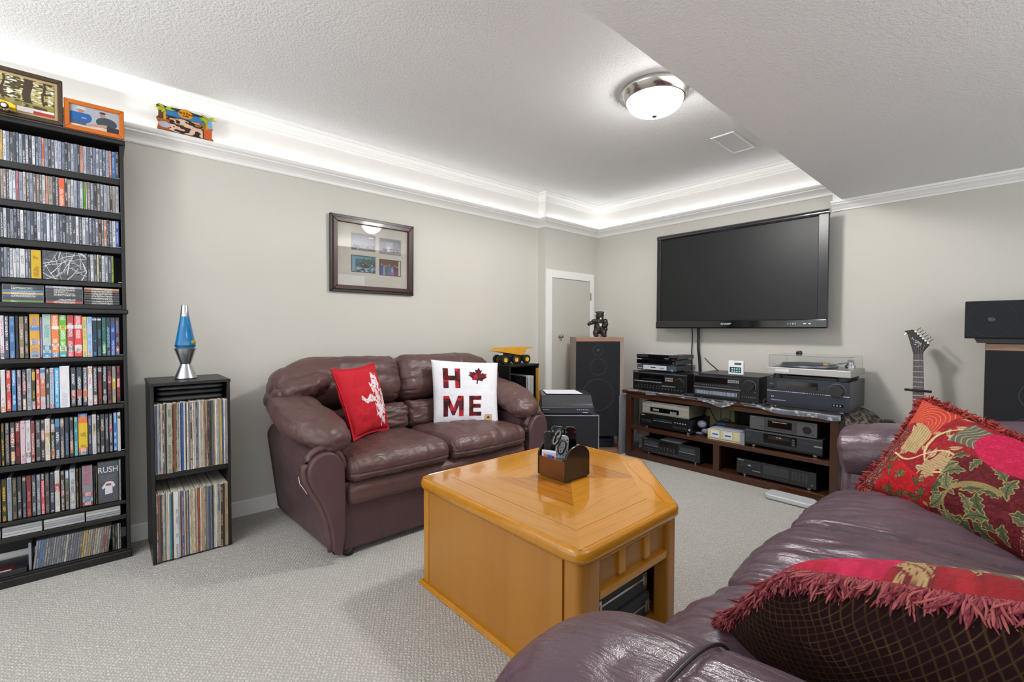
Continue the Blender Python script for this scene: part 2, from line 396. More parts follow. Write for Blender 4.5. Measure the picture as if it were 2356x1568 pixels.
def catmull(S_, t):
    S_ = np.asarray(S_, float); n = len(S_)-1; out = []
    for x in t:
        i = min(int(x*n), n-1); u = x*n-i
        p0, p1, p2, p3 = S_[max(i-1, 0)], S_[i], S_[i+1], S_[min(i+2, n)]
        out.append(.5*((2*p1)+(-p0+p2)*u+(2*p0-5*p1+4*p2-p3)*u*u+(-p0+3*p1-3*p2+p3)*u**3))
    return np.array(out)
def sausage(name, st, mat, parent, n=72, k=56, ex=2.4, wr=None, world=True, endr=.10, axis=None):
    """st: (x,y,z,halfwidth,halfheight) stations along a soft roll"""
    t = np.linspace(0, 1, n); t = .5-.5*np.cos(t*PI)*.999; C = catmull(st, t)
    T = np.gradient(C[:, :3], axis=0); T /= np.linalg.norm(T, axis=1, keepdims=True)
    s = np.cross(T, [0, 0, 1.0]); s /= np.linalg.norm(s, axis=1, keepdims=True); u = np.cross(s, T)
    e = np.ones(n); lo = t < endr; e[lo] = np.sqrt(np.maximum(0, 1-(1-t[lo]/endr)**2)); hi = t > 1-endr; e[hi] = np.sqrt(np.maximum(0, 1-(1-(1-t[hi])/endr)**2))
    a = np.linspace(0, 2*PI, k, endpoint=False); ca, sa = np.cos(a), np.sin(a)
    X = np.sign(ca)*np.abs(ca)**(2/ex); Y = np.sign(sa)*np.abs(sa)**(2/ex)
    D = s[:, None]*X[None, :, None]*C[:, 3][:, None, None]+u[:, None]*Y[None, :, None]*C[:, 4][:, None, None]
    P = C[:, None, :3]+D*e[:, None, None]
    N = D/np.linalg.norm(D, axis=2, keepdims=True)
    if wr is not None: P = wr(P, N, t[:, None]*np.ones((1, k)), a[None, :]*np.ones((n, 1)), e[:, None])
    return grid_obj(name, P, mat, parent, closed_v=True, world=world, caps=True)
def wrinkle(P, N, amp, s=(8, 8, 8), seed=0):
    Q = P*np.array(s); return P+N*(amp*(fbm(Q, 1, seed, 3)-.5)*2)[..., None]
def creases(P, N, amp, s, seed=0):
    Q = P*np.array(s); return P-N*(amp*ridge(Q, 1, seed))[..., None]

# ---------------- loveseat
XC = 1.370; LS = thing('loveseat', 'two-seat burgundy brown leather loveseat against the wall below the framed photos', 'loveseat', (XC, 2.45, 0))
YF0 = 2.015
armprof = [(.800, .03), (.742, .03), (.738, .12), (.722, .20), (.690, .29), (.650, .36), (.630, .41), (.628, .455), (.645, .495), (.675, .518), (.710, .525), (.745, .518), (.775, .49), (.796, .45), (.800, .40)]
def mir(p, s): return [((x if s < 0 else 2*XC-x), z) for x, z in p]
def smooth_poly(p, it=2):
    for _ in range(it):
        q = []
        for i in range(len(p)):
            a, b = p[i], p[(i+1) % len(p)]; q += [(a[0]*.75+b[0]*.25, a[1]*.75+b[1]*.25), (a[0]*.25+b[0]*.75, a[1]*.25+b[1]*.75)]
        p = q
    return p
def armx(a, b, k, s):
    o = abs(a-XC)
    if o < .60: return (a,)
    ob = XC-(.727-(b-.03)/.43*.053) if b < .46 else o-.045
    k = min(1, k*1.15); return (XC+s*(o*(1-k)+min(o+.03, ob)*k),)
for s in (-1, 1):
    p = mir(armprof, s)
    ys_ = np.linspace(YF0+.03, 2.84, 12); pq = smooth_poly(p, 1); PP = np.array([[armx(a, b, (y-YF0)/.82, s)+(y, b) for a, b in pq] for y in ys_])
    grid_obj('arm_side', PP, L1b, LS, closed_v=True, world=True, caps=True)
    # front facing of the arm: raised oval panel with a rolled rim
    sp = smooth_poly(p, 1)
    cx = sum(a for a, b in sp)/len(sp); cz = .33
    rim = [(a, b) for a, b in sp]
    MB().prism([((a-cx)*.93+cx, (b-cz)*.955+cz-.004) for a, b in sp], YF0-.012, YF0+.04, 'y').build('arm_front', L1b, LS, bevel=.010, world=True, seg=3, auto=True)
    pts = [(a, YF0+.030, b) for a, b in smooth_poly(p[1:], 1)][:-2]
    MB().tube(pts, .016, 8).build('piping', L1, LS, smooth=True, world=True)
    def w(P, N, t, a, e, s=s):
        P = creases(P, N, .010, (16, 9, 22), 3+s); P = wrinkle(P, N, .006, (14, 12, 14), 5)
        g = gs(np.sin(a), -.35, .10)*(np.cos(a)*(-1) > -.2)
        return P-N*(.012*g)[..., None]
    x = lambda v: XC+s*(XC-v)
    sausage('arm_pad', [(x(.730), 2.80, .675, .09, .06), (x(.722), 2.62, .655, .105, .080), (x(.714), 2.42, .628, .120, .088), (x(.724), 2.24, .596, .124, .082), (x(.757), 2.12, .566, .108, .070), (x(.802), 2.035, .515, .078, .062)], L1, LS, wr=w, endr=.13)
    # puffed wing between the back and the arm
    soft('back_wing', (x(.775), 2.60, .718), (.150, .19, .074), (.12, .13, .072), L1, LS, 30, lambda P, N, U, s=s: creases(wrinkle(P, N, .006, (10, 10, 10), 8), N, .014, (24, 10, 10), 9+s), rot=Matrix.Rotation(math.radians(-12), 3, 'X')@Matrix.Rotation(math.radians(s*14), 3, 'Y'))
MB().box(.74, 2*XC-.74, 2.70, 2.86, .05, .80).build('back_panel', L1b, LS, bevel=.03, world=True, seg=3)
MB().box(.80, 2*XC-.80, YF0+.03, 2.70, .03, .345).build('base', L1b, LS, bevel=.01, world=True)
soft('front_rail', (XC, YF0+.075, .288), (.563, .075, .060), (.03, .05, .045), L1, LS, 30, lambda P, N, U: wrinkle(P, N, .003, (12, 12, 12), 2))
for s in (-1, 1):
    def fs(P, N, U, s=s):
        top = np.clip(N[:, 2], 0, 1); P = P.copy()
        P[:, 2] += top*(.028*np.cos(P[:, 0]/.285*PI/2)*np.cos(P[:, 1]/.30*PI/2))
        for c in (-.08, .08): P[:, 2] -= top*.006*gs(P[:, 0]-.04*P[:, 1], c, .006)
        front = np.clip(-N[:, 1], 0, 1)
        P[:, 1] -= .018*np.cos(P[:, 0]/.285*PI/2)*(P[:, 1] < 0)
        P[:, 1] += front*.005*gs(P[:, 2], -.012, .005)
        P = creases(P, N, .006, (26, 5, 10), 20+s)
        return wrinkle(P, N, .005, (9, 7, 9), 12+s)
    soft('seat_cushion', (XC+s*.283, 2.262, .398), (.281, .262, .062), (.045, .07, .052), L1, LS, 60, fs)
    def fb(P, N, U, s=s):
        P = P.copy(); fr = np.clip(-N[:, 1], 0, 1)
        P[:, 1] -= fr*.03*np.cos(P[:, 0]/.34*PI/2)
        k = (P[:, 2]+.16)/.32
        drop = np.clip((s*P[:, 0]-.12)/.26, 0, 1)**2*.080*np.clip(k, 0, 1); P[:, 2] -= drop
        for c in (-.12, .06): P[:, 1] += fr*.007*gs(P[:, 0], s*c, .006)
        gath = gs(s*P[:, 0], .30, .07)+gs(s*P[:, 0], -.33, .05)*.7
        P = P-N*(.014*gath*ridge(P*np.array((4, 4, 26)), 1, 7))[:, None]
        P = creases(P, N, .006, (10, 10, 8), 31+s)
        return wrinkle(P, N, .008, (7, 7, 7), 40+s)
    soft('back_cushion', (XC+s*.362, 2.66, .735), (.378, .125, .152), (.07, .11, .11), L1, LS, 56, fb, rot=Matrix.Rotation(math.radians(-14), 3, 'X'))
    soft('lumbar_cushion', (XC+s*.272, 2.545, .520), (.278, .10, .086), (.035, .07, .05), L1, LS, 40, lambda P, N, U, s=s: creases(wrinkle(P, N, .005, (9, 9, 9), 44+s), N, .010, (8, 8, 30), 45+s), rot=Matrix.Rotation(math.radians(-10), 3, 'X'))
for fx in (.83, 1.91):
    for fy in (2.07, 2.78): MB().lathe([(.02, 0), (.024, .004), (.026, .034)], (fx, fy, 0), 16).build('foot', M('18100e', .5), LS, smooth=True, world=True)
MB().tube([(.652, 2.20, .37), (.648, 2.17, .345), (.650, 2.13, .335), (.663, 2.12, .31)], .0016, 6).build('loose_thread', M('d8c8b8', .8), LS, world=True)

# ---------------- long sofa in the foreground, facing the loveseat
SF = thing('sofa', 'three-seat plum brown leather sofa in the foreground with tasselled cushions on it', 'sofa', (1.40, .05, 0))
def warm(seed):
    def w(P, N, t, a, e):
        P = creases(P, N, .005, (9, 7, 9), seed); P = wrinkle(P, N, .005, (4.5, 3.5, 4.5), seed+2)
        g = gs(P[..., 1], .256, .006)
        return P-N*(.010*g)[..., None]
    return w
sausage('arm_pad', [(.505, -.52, .615, .135, .085), (.500, -.30, .605, .142, .088), (.494, 0.0, .588, .148, .088), (.490, .22, .570, .152, .088), (.488, .38, .548, .152, .085), (.488, .470, .505, .14, .078)], L2, SF, n=240, k=90, wr=warm(50), endr=.13)
def wfar(P, N, t, a, e):
    P = warm(60)(P, N, t, a, e); k = np.clip((t-.80)/.2, 0, 1)
    return P-N*(.010*k*(np.abs(np.sin(a*3.5+.6))**12))[..., None]
sausage('arm_pad', [(2.300, -.52, .69, .150, .08), (2.300, -.30, .672, .155, .09), (2.300, 0.0, .645, .155, .095), (2.298, .20, .598, .160, .102), (2.296, .36, .568, .165, .108), (2.292, .485, .545, .160, .102)], L2, SF, n=160, k=80, wr=wfar, endr=.075)
sm = [(.489+.1525*math.copysign(abs(math.cos(a))**(2/2.4), math.cos(a)), .256, .5665+-.001+.0885*math.copysign(abs(math.sin(a))**(2/2.4), math.sin(a))) for a in np.linspace(-.5, PI+.4, 40)]
MB().tube(sm, .0026, 8).build('arm_piping', M('241a1e', .4), SF, smooth=True, world=True)
for xa, s in ((.49, -1), (2.30, 1)):
    pr = [(xa-s*.15, .03), (xa+s*.13, .03), (xa+s*.13, .20), (xa+s*.15, .34), (xa+s*.16, .44), (xa+s*.13, .52), (xa+s*.05, .55), (xa-s*.06, .55), (xa-s*.13, .51), (xa-s*.15, .44)]
    MB().prism(pr, -.62, .44, 'y').build('arm_side', L2, SF, bevel=.015, world=True, seg=3, auto=True)
    MB().prism([((a-xa)*.9+xa, (b-.3)*.94+.3) for a, b in pr], .42, .462, 'y').build('arm_front', L2, SF, bevel=.012, world=True, seg=3, auto=True)
MB().box(.64, 2.15, -.50, .42, .03, .335).build('base', L2, SF, bevel=.01, world=True)
soft('front_rail', (1.395, .395, .285), (.755, .075, .06), (.03, .05, .045), L2, SF, 30, lambda P, N, U: wrinkle(P, N, .003, (12, 12, 12), 2))
for i in range(3):
    def fs(P, N, U, i=i):
        P = P.copy(); top = np.clip(N[:, 2], 0, 1)
        P[:, 2] += top*.040*np.cos(P[:, 0]/.245*PI/2)*np.cos(np.clip((P[:, 1]+.02)/.36, -1, 1)*PI/2)**.6
        P[:, 2] -= np.clip(P[:, 1]-.12, 0, 1)*.10
        P[:, 1] += np.clip(N[:, 1], 0, 1)*.02*np.cos(P[:, 0]/.245*PI/2)
        P = creases(P, N, .007, (13, 3.2, 4), 70+i); P = creases(P, N, .004, (34, 6, 6), 76+i)
        return wrinkle(P, N, .007, (6, 9, 6), 80+i)
    soft('seat_cushion', (.665+.2425+i*.485, .125, .405), (.2415, .365, .066), (.040, .11, .055), L2, SF, 80, fs)
for i in range(3):
    soft('back_cushion', (.665+.2425+i*.485, -.36, .68), (.241, .115, .22), (.06, .09, .12), L2, SF, 40, lambda P, N, U, i=i: creases(wrinkle(P, N, .008, (7, 7, 7), 90+i), N, .008, (14, 8, 10), 95+i), rot=Matrix.Rotation(math.radians(10), 3, 'X'))
MB().box(.50, 2.30, -.64, -.46, .05, .82).build('back_panel', L2, SF, bevel=.03, world=True, seg=3)
for fx in (.60, 2.20):
    for fy in (.38, -.56): MB().lathe([(.02, 0), (.024, .004), (.026, .034)], (fx, fy, 0), 16).build('foot', M('18100e', .5), SF, smooth=True, world=True)

# ---------------- cushions
class Pillow:
    """soft cushion spanned by four 3d corners (BL, BR, TR, TL seen from its front)"""
    def __init__(s, c, t, n, pinch=.05, flange=0, seed=0, amp=.006, pw=.42):
        s.c = [np.array(q, float) for q in c]; s.t = t; s.pinch = pinch; s.seed = seed; s.amp = amp; s.pw = pw
        BL, BR, TR, TL = s.c; s.n = np.cross(BR-BL, TL-BL)*1.0; s.n /= np.linalg.norm(s.n); s.fl = flange
        s.S = np.linalg.norm(BR-BL)
    def at(s, u, v, side=1, off=0):
        a, b = 2*u-1, 2*v-1
        k = s.pinch; a2 = a*(1-k*(1-b*b)*np.abs(a)); b2 = b*(1-k*(1-a*a)*np.abs(b))
        uu_, vv_ = (a2+1)/2, (b2+1)/2
        BL, BR, TR, TL = s.c
        P = (BL*((1-uu_)*(1-vv_))[..., None]+BR*(uu_*(1-vv_))[..., None]+TR*(uu_*vv_)[..., None]+TL*((1-uu_)*vv_)[..., None])
        f = s.fl; A = np.clip(np.abs(a)/(1-f), 0, 1); B = np.clip(np.abs(b)/(1-f), 0, 1)
        h = ((1-A**2.2)*(1-B**2.2))**s.pw
        Q = np.stack([u*6, v*6, u*0+s.seed], -1)
        d = h*s.t+np.where(h > 0, 1, 0)*0
        d = d+s.amp*(fbm(Q, 1.2, s.seed, 3)-.5)*2*np.minimum(1, h*1.5)
        return P+s.n*((d+off+.002)*side)[..., None]
    def face(s, name, parent, mat, n, side=1, col=None, m=None):
        u, v = np.meshgrid(np.linspace(0, 1, n), np.linspace(0, 1, m or n), indexing='ij')
        P = s.at(u, v, side); C = None
        if col is not None: C = col(u, v, P)
        if side < 0: P = P[::-1]; C = C[::-1] if C is not None else None
        return grid_obj(name, P, mat, parent, col=C, world=True)
    def patch(s, name, parent, mat, poly, n=120, off=.0015, hole=None):
        us = [p[0] for p in poly]; vs = [p[1] for p in poly]
        u, v = np.meshgrid(np.linspace(min(us), max(us), n), np.linspace(min(vs), max(vs), n), indexing='ij')
        P = s.at(u, v, 1, off); cu = (u[:-1, :-1]+u[1:, 1:])/2; cv = (v[:-1, :-1]+v[1:, 1:])/2
        k = inpoly(cu, cv, poly); I, J = np.nonzero(k); F = np.stack([I*n+J, (I+1)*n+J, (I+1)*n+J+1, I*n+J+1], -1)
        used, inv = np.unique(F, return_inverse=True)
        o = MB().add(P.reshape(-1, 3)[used], inv.reshape(-1, 4).tolist()).build(name, mat, parent, smooth=True, world=True)
        return o
def fringe(pl, parent, edges, mats, cnt=260, L=.045, r=.0022, seed=1, lean=0):
    rs = random.Random(seed); mb = MB()
    ex = (pl.c[1]-pl.c[0])/np.linalg.norm(pl.c[1]-pl.c[0]); ey = (pl.c[3]-pl.c[0])/np.linalg.norm(pl.c[3]-pl.c[0])
    for e0, e1, dens in edges:
        n = int(cnt*dens); tufts = max(8, n//11)
        for j in range(tufts):
            t0 = (j+rs.uniform(.2, .8))/tufts; du = 1 if e0[0] == e1[0] == 1 else -1 if e0[0] == e1[0] == 0 else 0; dv = 1 if e0[1] == e1[1] == 1 else -1 if e0[1] == e1[1] == 0 else 0
            tang = ex*abs(dv)+ey*abs(du); T = (ex*du+ey*dv)*(1+.65*lean)+tang*rs.uniform(-.5, .5)+pl.n*(rs.uniform(-.5, .5)*(1+.5*lean)+lean*1.1)+np.array((0, 0, .5*lean)); T /= np.linalg.norm(T)
            bend = np.array([rs.uniform(-.5, .5) for _ in range(3)]); tl = L*rs.uniform(.65, 1.15)
            for i in range(11):
                t = min(1, max(0, t0+rs.uniform(-.62, .62)/tufts)); u = e0[0]+(e1[0]-e0[0])*t; v = e0[1]+(e1[1]-e0[1])*t
                p = pl.at(np.array(u), np.array(v), 1, -.002)+pl.n*rs.uniform(-.004, .003)
                d = T+np.array([rs.uniform(-.28, .28) for _ in range(3)]); d /= np.linalg.norm(d); l = tl*rs.uniform(.8, 1.1); q = [p]
                for k in range(5):
                    d = d+np.array((0, 0, -.26))+bend*.45+np.array([rs.uniform(-.30, .30) for _ in range(3)]); d /= np.linalg.norm(d); q.append(q[-1]+d*l/5)
                mb.tube(q, [r*.9, r*1.15, r*1.3, r*1.3, r*1.15, r*.5], 4, mi=rs.randrange(len(mats)))
    o = mb.build('fringe', mats, parent, smooth=True, world=True); return o
MAPLE = [(0, 1), (.13, .74), (.27, .80), (.21, .42), (.38, .58), (.44, .47), (.70, .52), (.62, .30), (.74, .20), (.40, -.06), (.44, -.20), (.06, -.14), (.04, -.5), (-.04, -.5), (-.06, -.14), (-.44, -.20), (-.40, -.06), (-.74, .20), (-.62, .30), (-.70, .52), (-.44, .47), (-.38, .58), (-.21, .42), (-.27, .80), (-.13, .74)]
def T2(poly, c, s, rot=0, sy=None):
    cr, sr = math.cos(rot), math.sin(rot); sy = sy or s
    return [(c[0]+(x*cr-y*sr)*s, c[1]+(x*sr+y*cr)*sy) for x, y in poly]

# white cushion with plaid letters
H = Pillow([(1.500, 2.400, .462), (1.865, 2.215, .452), (1.995, 2.375, .822), (1.530, 2.475, .858)], .055, 1, .03, seed=3)
HP = thing('cushion', 'white fleece cushion with red plaid letters and a maple leaf, on the loveseat', 'cushion', (1.68, 2.34, .45))
WF = M('dcdde2', .95, var=.05, vs=80, bump=.7, bs=230, spec=.15, name='white_fleece')
H.face('front_cover', HP, WF, 70); H.face('back_cover', HP, WF, 50, -1)
def plaid():
    m, nt, p = newmat('red_plaid'); v = mapping(nt)
    ch = nd(nt, 'ShaderNodeTexChecker'); nt.links.new(mapping(nt, loc=(.01, 0, .02)), ch.inputs[0]); ch.inputs['Scale'].default_value = 17
    ch.inputs[1].default_value = (*lin('b01828'), 1); ch.inputs[2].default_value = (*lin('5a1424'), 1)
    ch2 = nd(nt, 'ShaderNodeTexChecker'); nt.links.new(mapping(nt, loc=(.03, 0, .05)), ch2.inputs[0]); ch2.inputs['Scale'].default_value = 9
    ch2.inputs[1].default_value = (1, 1, 1, 1); ch2.inputs[2].default_value = (*lin('8a5060'), 1)
    nt.links.new(mix(nt, 1.0, ch.outputs[0], ch2.outputs[0], 'MULTIPLY'), p.inputs['Base Color']); p.inputs['Roughness'].default_value = .9; return m
PL = plaid()
def letterbox(cx, cy, w, h, kind):
    x0, x1, y0, y1 = cx-w/2, cx+w/2, cy-h/2, cy+h/2; t = w*.30
    if kind == 'H': return [(x0, y0), (x0+t, y0), (x0+t, cy-h*.12), (x1-t, cy-h*.12), (x1-t, y0), (x1, y0), (x1, y1), (x1-t, y1), (x1-t, cy+h*.12), (x0+t, cy+h*.12), (x0+t, y1), (x0, y1)]
    if kind == 'E': return [(x0, y0), (x1, y0), (x1, y0+h*.2), (x0+t*1.1, y0+h*.2), (x0+t*1.1, cy-h*.1), (x1-w*.06, cy-h*.1), (x1-w*.06, cy+h*.1), (x0+t*1.1, cy+h*.1), (x0+t*1.1, y1-h*.2), (x1, y1-h*.2), (x1, y1), (x0, y1)]
    if kind == 'M': return [(x0, y0), (x0+t*.75, y0), (x0+t*.75, y0+h*.55), (cx-w*.06, y0+h*.05), (cx+w*.06, y0+h*.05), (x1-t*.75, y0+h*.55), (x1-t*.75, y0), (x1, y0), (x1, y1), (x1-t*.9, y1), (cx, y0+h*.42), (x0+t*.9, y1), (x0, y1)]
for k, cx, cy, w in (('H', .27, .71, .25), ('M', .29, .27, .30), ('E', .62, .27, .19)):
    H.patch('letter', HP, PL, letterbox(cx, cy, w, .32, k))
H.patch('maple_leaf', HP, PL, T2(MAPLE, (.66, .71), .20, -.12, .19))
H.patch('care_patch', HP, M('b8a078', .8), letterbox(.83, .085, .12, .10, 'H')[:1]+[(.89, .035), (.89, .135), (.77, .135)])
H.patch('patch_leaf', HP, M('5a2a1a', .8), T2(MAPLE, (.83, .08), .035, 0), off=.003, n=50)

# red cushion with white word-collage leaf
Rp = Pillow([(.930, 2.245, .478), (1.205, 2.395, .470), (1.150, 2.475, .862), (.842, 2.320, .850)], .062, 1, .09, flange=.08, seed=9, amp=.010)
RP = thing('cushion', 'red cushion with a scattered white maple leaf print on the loveseat', 'cushion', (1.05, 2.36, .46))
RED = M('c01828', .8, var=.08, bump=.25, bs=350, spec=.25, name='red_cotton')
def redcol(u, v, P):
    c = np.ones(u.shape+(3,))*np.array(lin('c41a2a')); 
    X, Y = (u-.66)/.42, (v-.47)/.52
    leaf = inpoly(X, Y, [(x*.95, y) for x, y in T2(MAPLE, (0, .0), 1.0, 0)])
    # letters: small upright and slanted strokes inside the leaf outline
    Q = np.stack([u*26+.5*np.sin(v*9), v*15, u*0], -1); a = vnoise(Q, 1, 4)
    Q2 = np.stack([u*60+v*10, v*34, u*0], -1); b2 = vnoise(Q2, 1, 6)
    stem = (np.abs(v-.50-.03*np.sin(u*30)) < .030) & (u > .26) & (u < .58) & (vnoise(np.stack([u*90, v*30, u*0], -1), 1, 2) > .30)
    leaf2 = inpoly((u-.60)/.37, (v-.48)/.56, [(y*1.0, x) for x, y in MAPLE])
    mk = (leaf2 & (b2 > .36) & (a > .12)) | stem
    c[mk] = lin('eee6ea'); return c
Rp.face('front_cover', RP, printed('red_print_cloth', .85, .25, 350), 320, 1, redcol); Rp.face('back_cover', RP, RED, 50, -1)

BUR = [M(c, .95, var=.1, spec=.1) for c in ('985054', '843c44', 'a85c5c', '742e38')]
TER = [M(c, .95, var=.1, spec=.1) for c in ('a8443c', '94383a', 'b4544a', '7c2c30')]
def tapestry(u, v, P, flip=False):
    """patchwork of woven florals: each patch has its own ground, leaves with veins and dark outlines"""
    def L(h): return np.array(lin(h))
    q = lambda a, b, s: vnoise(np.stack([u*a, v*b, u*0], -1), 1, s)
    w = .03*(q(7, 5, 1)-.5); c = np.ones(u.shape+(3,))*L('8a141e'); c[q(60, 40, 2) > .62] = L('9c1c24')
    def leaves(reg, cols, n, sz, seed, out='4a3a24', vein=None, lobes=0):
        rs = np.random.RandomState(seed); I, J = np.nonzero(reg)
        if not len(I): return
        for k in range(n):
            i = rs.randint(len(I)); cu, cv = u[I[i], J[i]], v[I[i], J[i]]; a = rs.uniform(0, 2*PI); s = sz*rs.uniform(.6, 1.25)
            x, y = (u-cu)*1.45, (v-cv); X = (x*math.cos(a)+y*math.sin(a))/s; Y = (-x*math.sin(a)+y*math.cos(a))/s
            Y = Y-.25*X*X; wd = .36*(1-X*X)*(1-.35*X)
            if lobes: wd = wd*(1+.38*np.sin(X*lobes+seed))
            m = (np.abs(X) < 1) & (np.abs(Y) < wd) & reg; o = (np.abs(X) < 1.08) & (np.abs(Y) < wd+.09) & reg
            c[o] = L(out); c[m] = L(cols[k % len(cols)])
            vn = m & ((np.abs(Y) < .035) | (np.abs(np.sin(X*11+np.abs(Y)*9)) < .16) & (np.abs(Y) > .05)); c[vn] = L(vein or out)
    leaves(u > -1, ['b89c70', 'c4ac84', 'a88c60'], 85, .058, 3, '6a1c1c')
    sc1 = (np.abs(np.hypot((u-.50)*1.4, v-.62)-.24-.02*np.sin(u*30)) < .010) | (np.abs(v-.30-.5*u-.05*np.sin(u*17)) < .009); c[sc1] = L('c8b088')
    cr = (u+w > .15) & (u < .31) & (v > .46) & (v < .80-.6*(u-.15)); c[cr] = L('b49c70'); c[cr & (np.abs(np.sin(u*150+6*q(9, 9, 5))) < .35)] = L('8c744c')
    cr2 = (u > .40) & (u < .56) & (np.abs(v-.42-.8*(u-.45)) < .10+.05*np.sin(u*70)); c[cr2] = L('b49a72'); c[cr2 & (np.abs(np.sin(v*140+5*q(8, 8, 6))) < .3)] = L('8a6c48')
    br = (v < .40-.35*(u-.1)+w) & (u < .50) & (u > .12); c[br] = L('ac1018'); c[br & (q(70, 50, 31) > .6)] = L('bc1820'); leaves(br, ['6c6840', '7c7450', '5c5434'], 26, .055, 8, '4a1414', lobes=9)
    dg = (u > .54) & (v < .64); c[dg] = L('540c14'); c[dg & (q(80, 60, 4) > .6)] = L('661420'); leaves(dg, ['4c5438', '5c6444', '6c7450'], 30, .085, 12, 'a08c5c', '2c3420', lobes=10)
    dg2 = dg & (np.abs(np.hypot((u-.80)*1.3, v-.18)-.24-.05*(v-.2)) < .010+.012*(v > .3)) & (u < .86); c[dg2] = L('8c7c50')
    gy = (u > .44) & (u < .70) & (v > .70+w) & (v < .96-.2*(u-.44)); c[gy] = L('5c5a4c'); c[gy & (np.abs(np.sin(u*90+12*q(5, 8, 51))) < .25)] = L('a89874')
    co = (u < .32) & (v > .66+.1*np.sin(u*9)); c[co] = L('b43826'); R_ = np.hypot((u-.20)*1.5, v-.76); c[co & (np.abs(np.sin(R_*95+3*q(5, 5, 61))) < .20) & (R_ > .04)] = L('cc8468')
    kn = (u < .13) & (v < .68); k = (np.abs(np.sin((u*1.5+v)*105)) < .30) | (np.abs(np.sin((u*1.5-v)*105)) < .30); c[kn] = L('70262c'); c[kn & k] = L('4c161c'); c[kn & (q(150, 110, 71) > .74)] = L('a88468')
    fu = np.hypot((u-.80)/.24, (v-.84)/.24) < 1; c[fu] = L('b01440'); c[fu & (q(90, 60, 9) > .6)] = L('c01c4c')
    for e_ in (cr, cr2, gy):
        pass
    return c*(.82+.36*q(170, 120, 8))[..., None]
TAP = printed('tapestry_cloth', .8, .9, 160, spec=.25)
FP = Pillow([(2.060, .375, .482), (1.50, -.235, .455), (1.72, -.36, .640), (2.195, .225, .800)], .085, 1, .07, seed=5, amp=.006, pw=.5)
FT = thing('cushion', 'patchwork tapestry cushion with terracotta fringe in the far corner of the sofa', 'cushion', (1.87, -.02, .46))
FP.face('front_cover', FT, TAP, 560, 1, lambda u, v, P: tapestry(np.mod(u*1.52, 1.0), v, P), m=330); FP.face('back_cover', FT, M('5a2018', .9, bump=.3), 40, -1)
fringe(FP, FT, [((0, 1), (1, 1), 1.5), ((0, 0), (0, 1), 1.2), ((0, 0), (1, 0), 1.7)], TER, 1300, .030, .0015, 3)['kind'] = 'stuff'
NP_ = Pillow([(.840, -.20, .50), (.905, .385, .478), (.765, .225, .690), (.700, -.20, .815)], .108, 1, .02, seed=6, amp=.006, pw=.46)
NT = thing('cushion', 'burgundy-fringed cushion with dark diamond-figured velvet back, leaning on the near sofa arm', 'cushion', (.8, .13, .47))
def velvet(u, v, P):
    c = np.ones(u.shape+(3,))*np.array(lin('1c0808')); wob = 1.6*vnoise(np.stack([u*9, v*9, u*0], -1), 1, 3); A = (u*.60+v*.34)*168+wob; B = (u*.60-v*.34)*168-wob
    g = np.minimum(np.abs(np.sin(A)), np.abs(np.sin(B))); k = np.clip(1-g/.30, 0, 1)*(.15+.75*vnoise(np.stack([u*14, v*14, u*0], -1), 1, 9))
    return c*(1-k[..., None])+np.array(lin('5e462c'))*k[..., None]
NP_.face('back_cover', NT, printed('diamond_velvet', .9, .5, 260, spec=.15), 420, -1, velvet)
def near_front(u, v, P):
    c = tapestry(.2+u*.55, v*.6+.38, P); f = (u > .84+.1*(v-.5)); c[f] = lin('a81030'); q_ = vnoise(np.stack([u*90, v*60, u*0], -1), 1, 4); c[f & (q_ > .6)] = lin('bc1438'); return c
NP_.face('front_cover', NT, TAP, 220, 1, near_front)
fringe(NP_, NT, [((0, 1), (1, 1), 1.6), ((1, 0), (1, 1), 1.3)], BUR, 1500, .040, .0014, 5, -1)['kind'] = 'stuff'
# ================================================================ COFFEE TABLE
def oak(name, base, dark, ang, gl=1.0, rough=.16, gs_=1.0, coat=.55, vert=False):
    key = ('oak', name)
    if key in MC: return MC[key]
    m, nt, p = newmat(name)
    sc3 = (4.2*gs_, 9*gs_, 9*gs_) if not vert else (14*gs_, 14*gs_, 1.2*gs_)
    v = mapping(nt, sc3, (0, 0, 0)); tc = v.node.inputs[0].links[0].from_socket
    r = nt.nodes.new('ShaderNodeMapping'); r.inputs['Rotation'].default_value = (0, 0, ang); nt.links.new(tc, r.inputs[0]); nt.links.new(r.outputs[0], v.node.inputs[0])
    n1 = noise(nt, v, 1.5, 5, .6)
    vs_ = nt.nodes.new('ShaderNodeMapping'); vs_.inputs['Scale'].default_value = (3, 110, 110) if not vert else (110, 110, 3); nt.links.new(r.outputs[0], vs_.inputs[0]); n2 = noise(nt, vs_.outputs[0], 1.6, 3, .7)
    wv = nd(nt, 'ShaderNodeTexWave'); wv.wave_type = 'BANDS'; wv.bands_direction = 'Y' if not vert else 'X'; nt.links.new(v, wv.inputs[0])
    wv.inputs['Scale'].default_value = .75; wv.inputs['Distortion'].default_value = 9; wv.inputs['Detail'].default_value = 3; wv.inputs['Detail Scale'].default_value = .6
    f = ramp(nt, wv.outputs['Fac'], [(0.0, (1, 1, 1)), (.10, (0, 0, 0)), (1, (0, 0, 0))])
    c = mix(nt, n1, lin(base), tuple(x*.80 for x in lin(base)))
    c = mix(nt, math_(nt, 'MULTIPLY', f, .42*gl), c, lin(dark))
    c = mix(nt, math_(nt, 'MULTIPLY', ramp(nt, n2, [(.5, (0, 0, 0)), (.75, (1, 1, 1))]), .25*gl), c, lin(dark))
    nt.links.new(c, p.inputs['Base Color']); p.inputs['Roughness'].default_value = rough; p.inputs['Coat Weight'].default_value = coat; p.inputs['Coat Roughness'].default_value = .06
    bump_of(nt, p, n2, .04, .001); MC[key] = m; return m
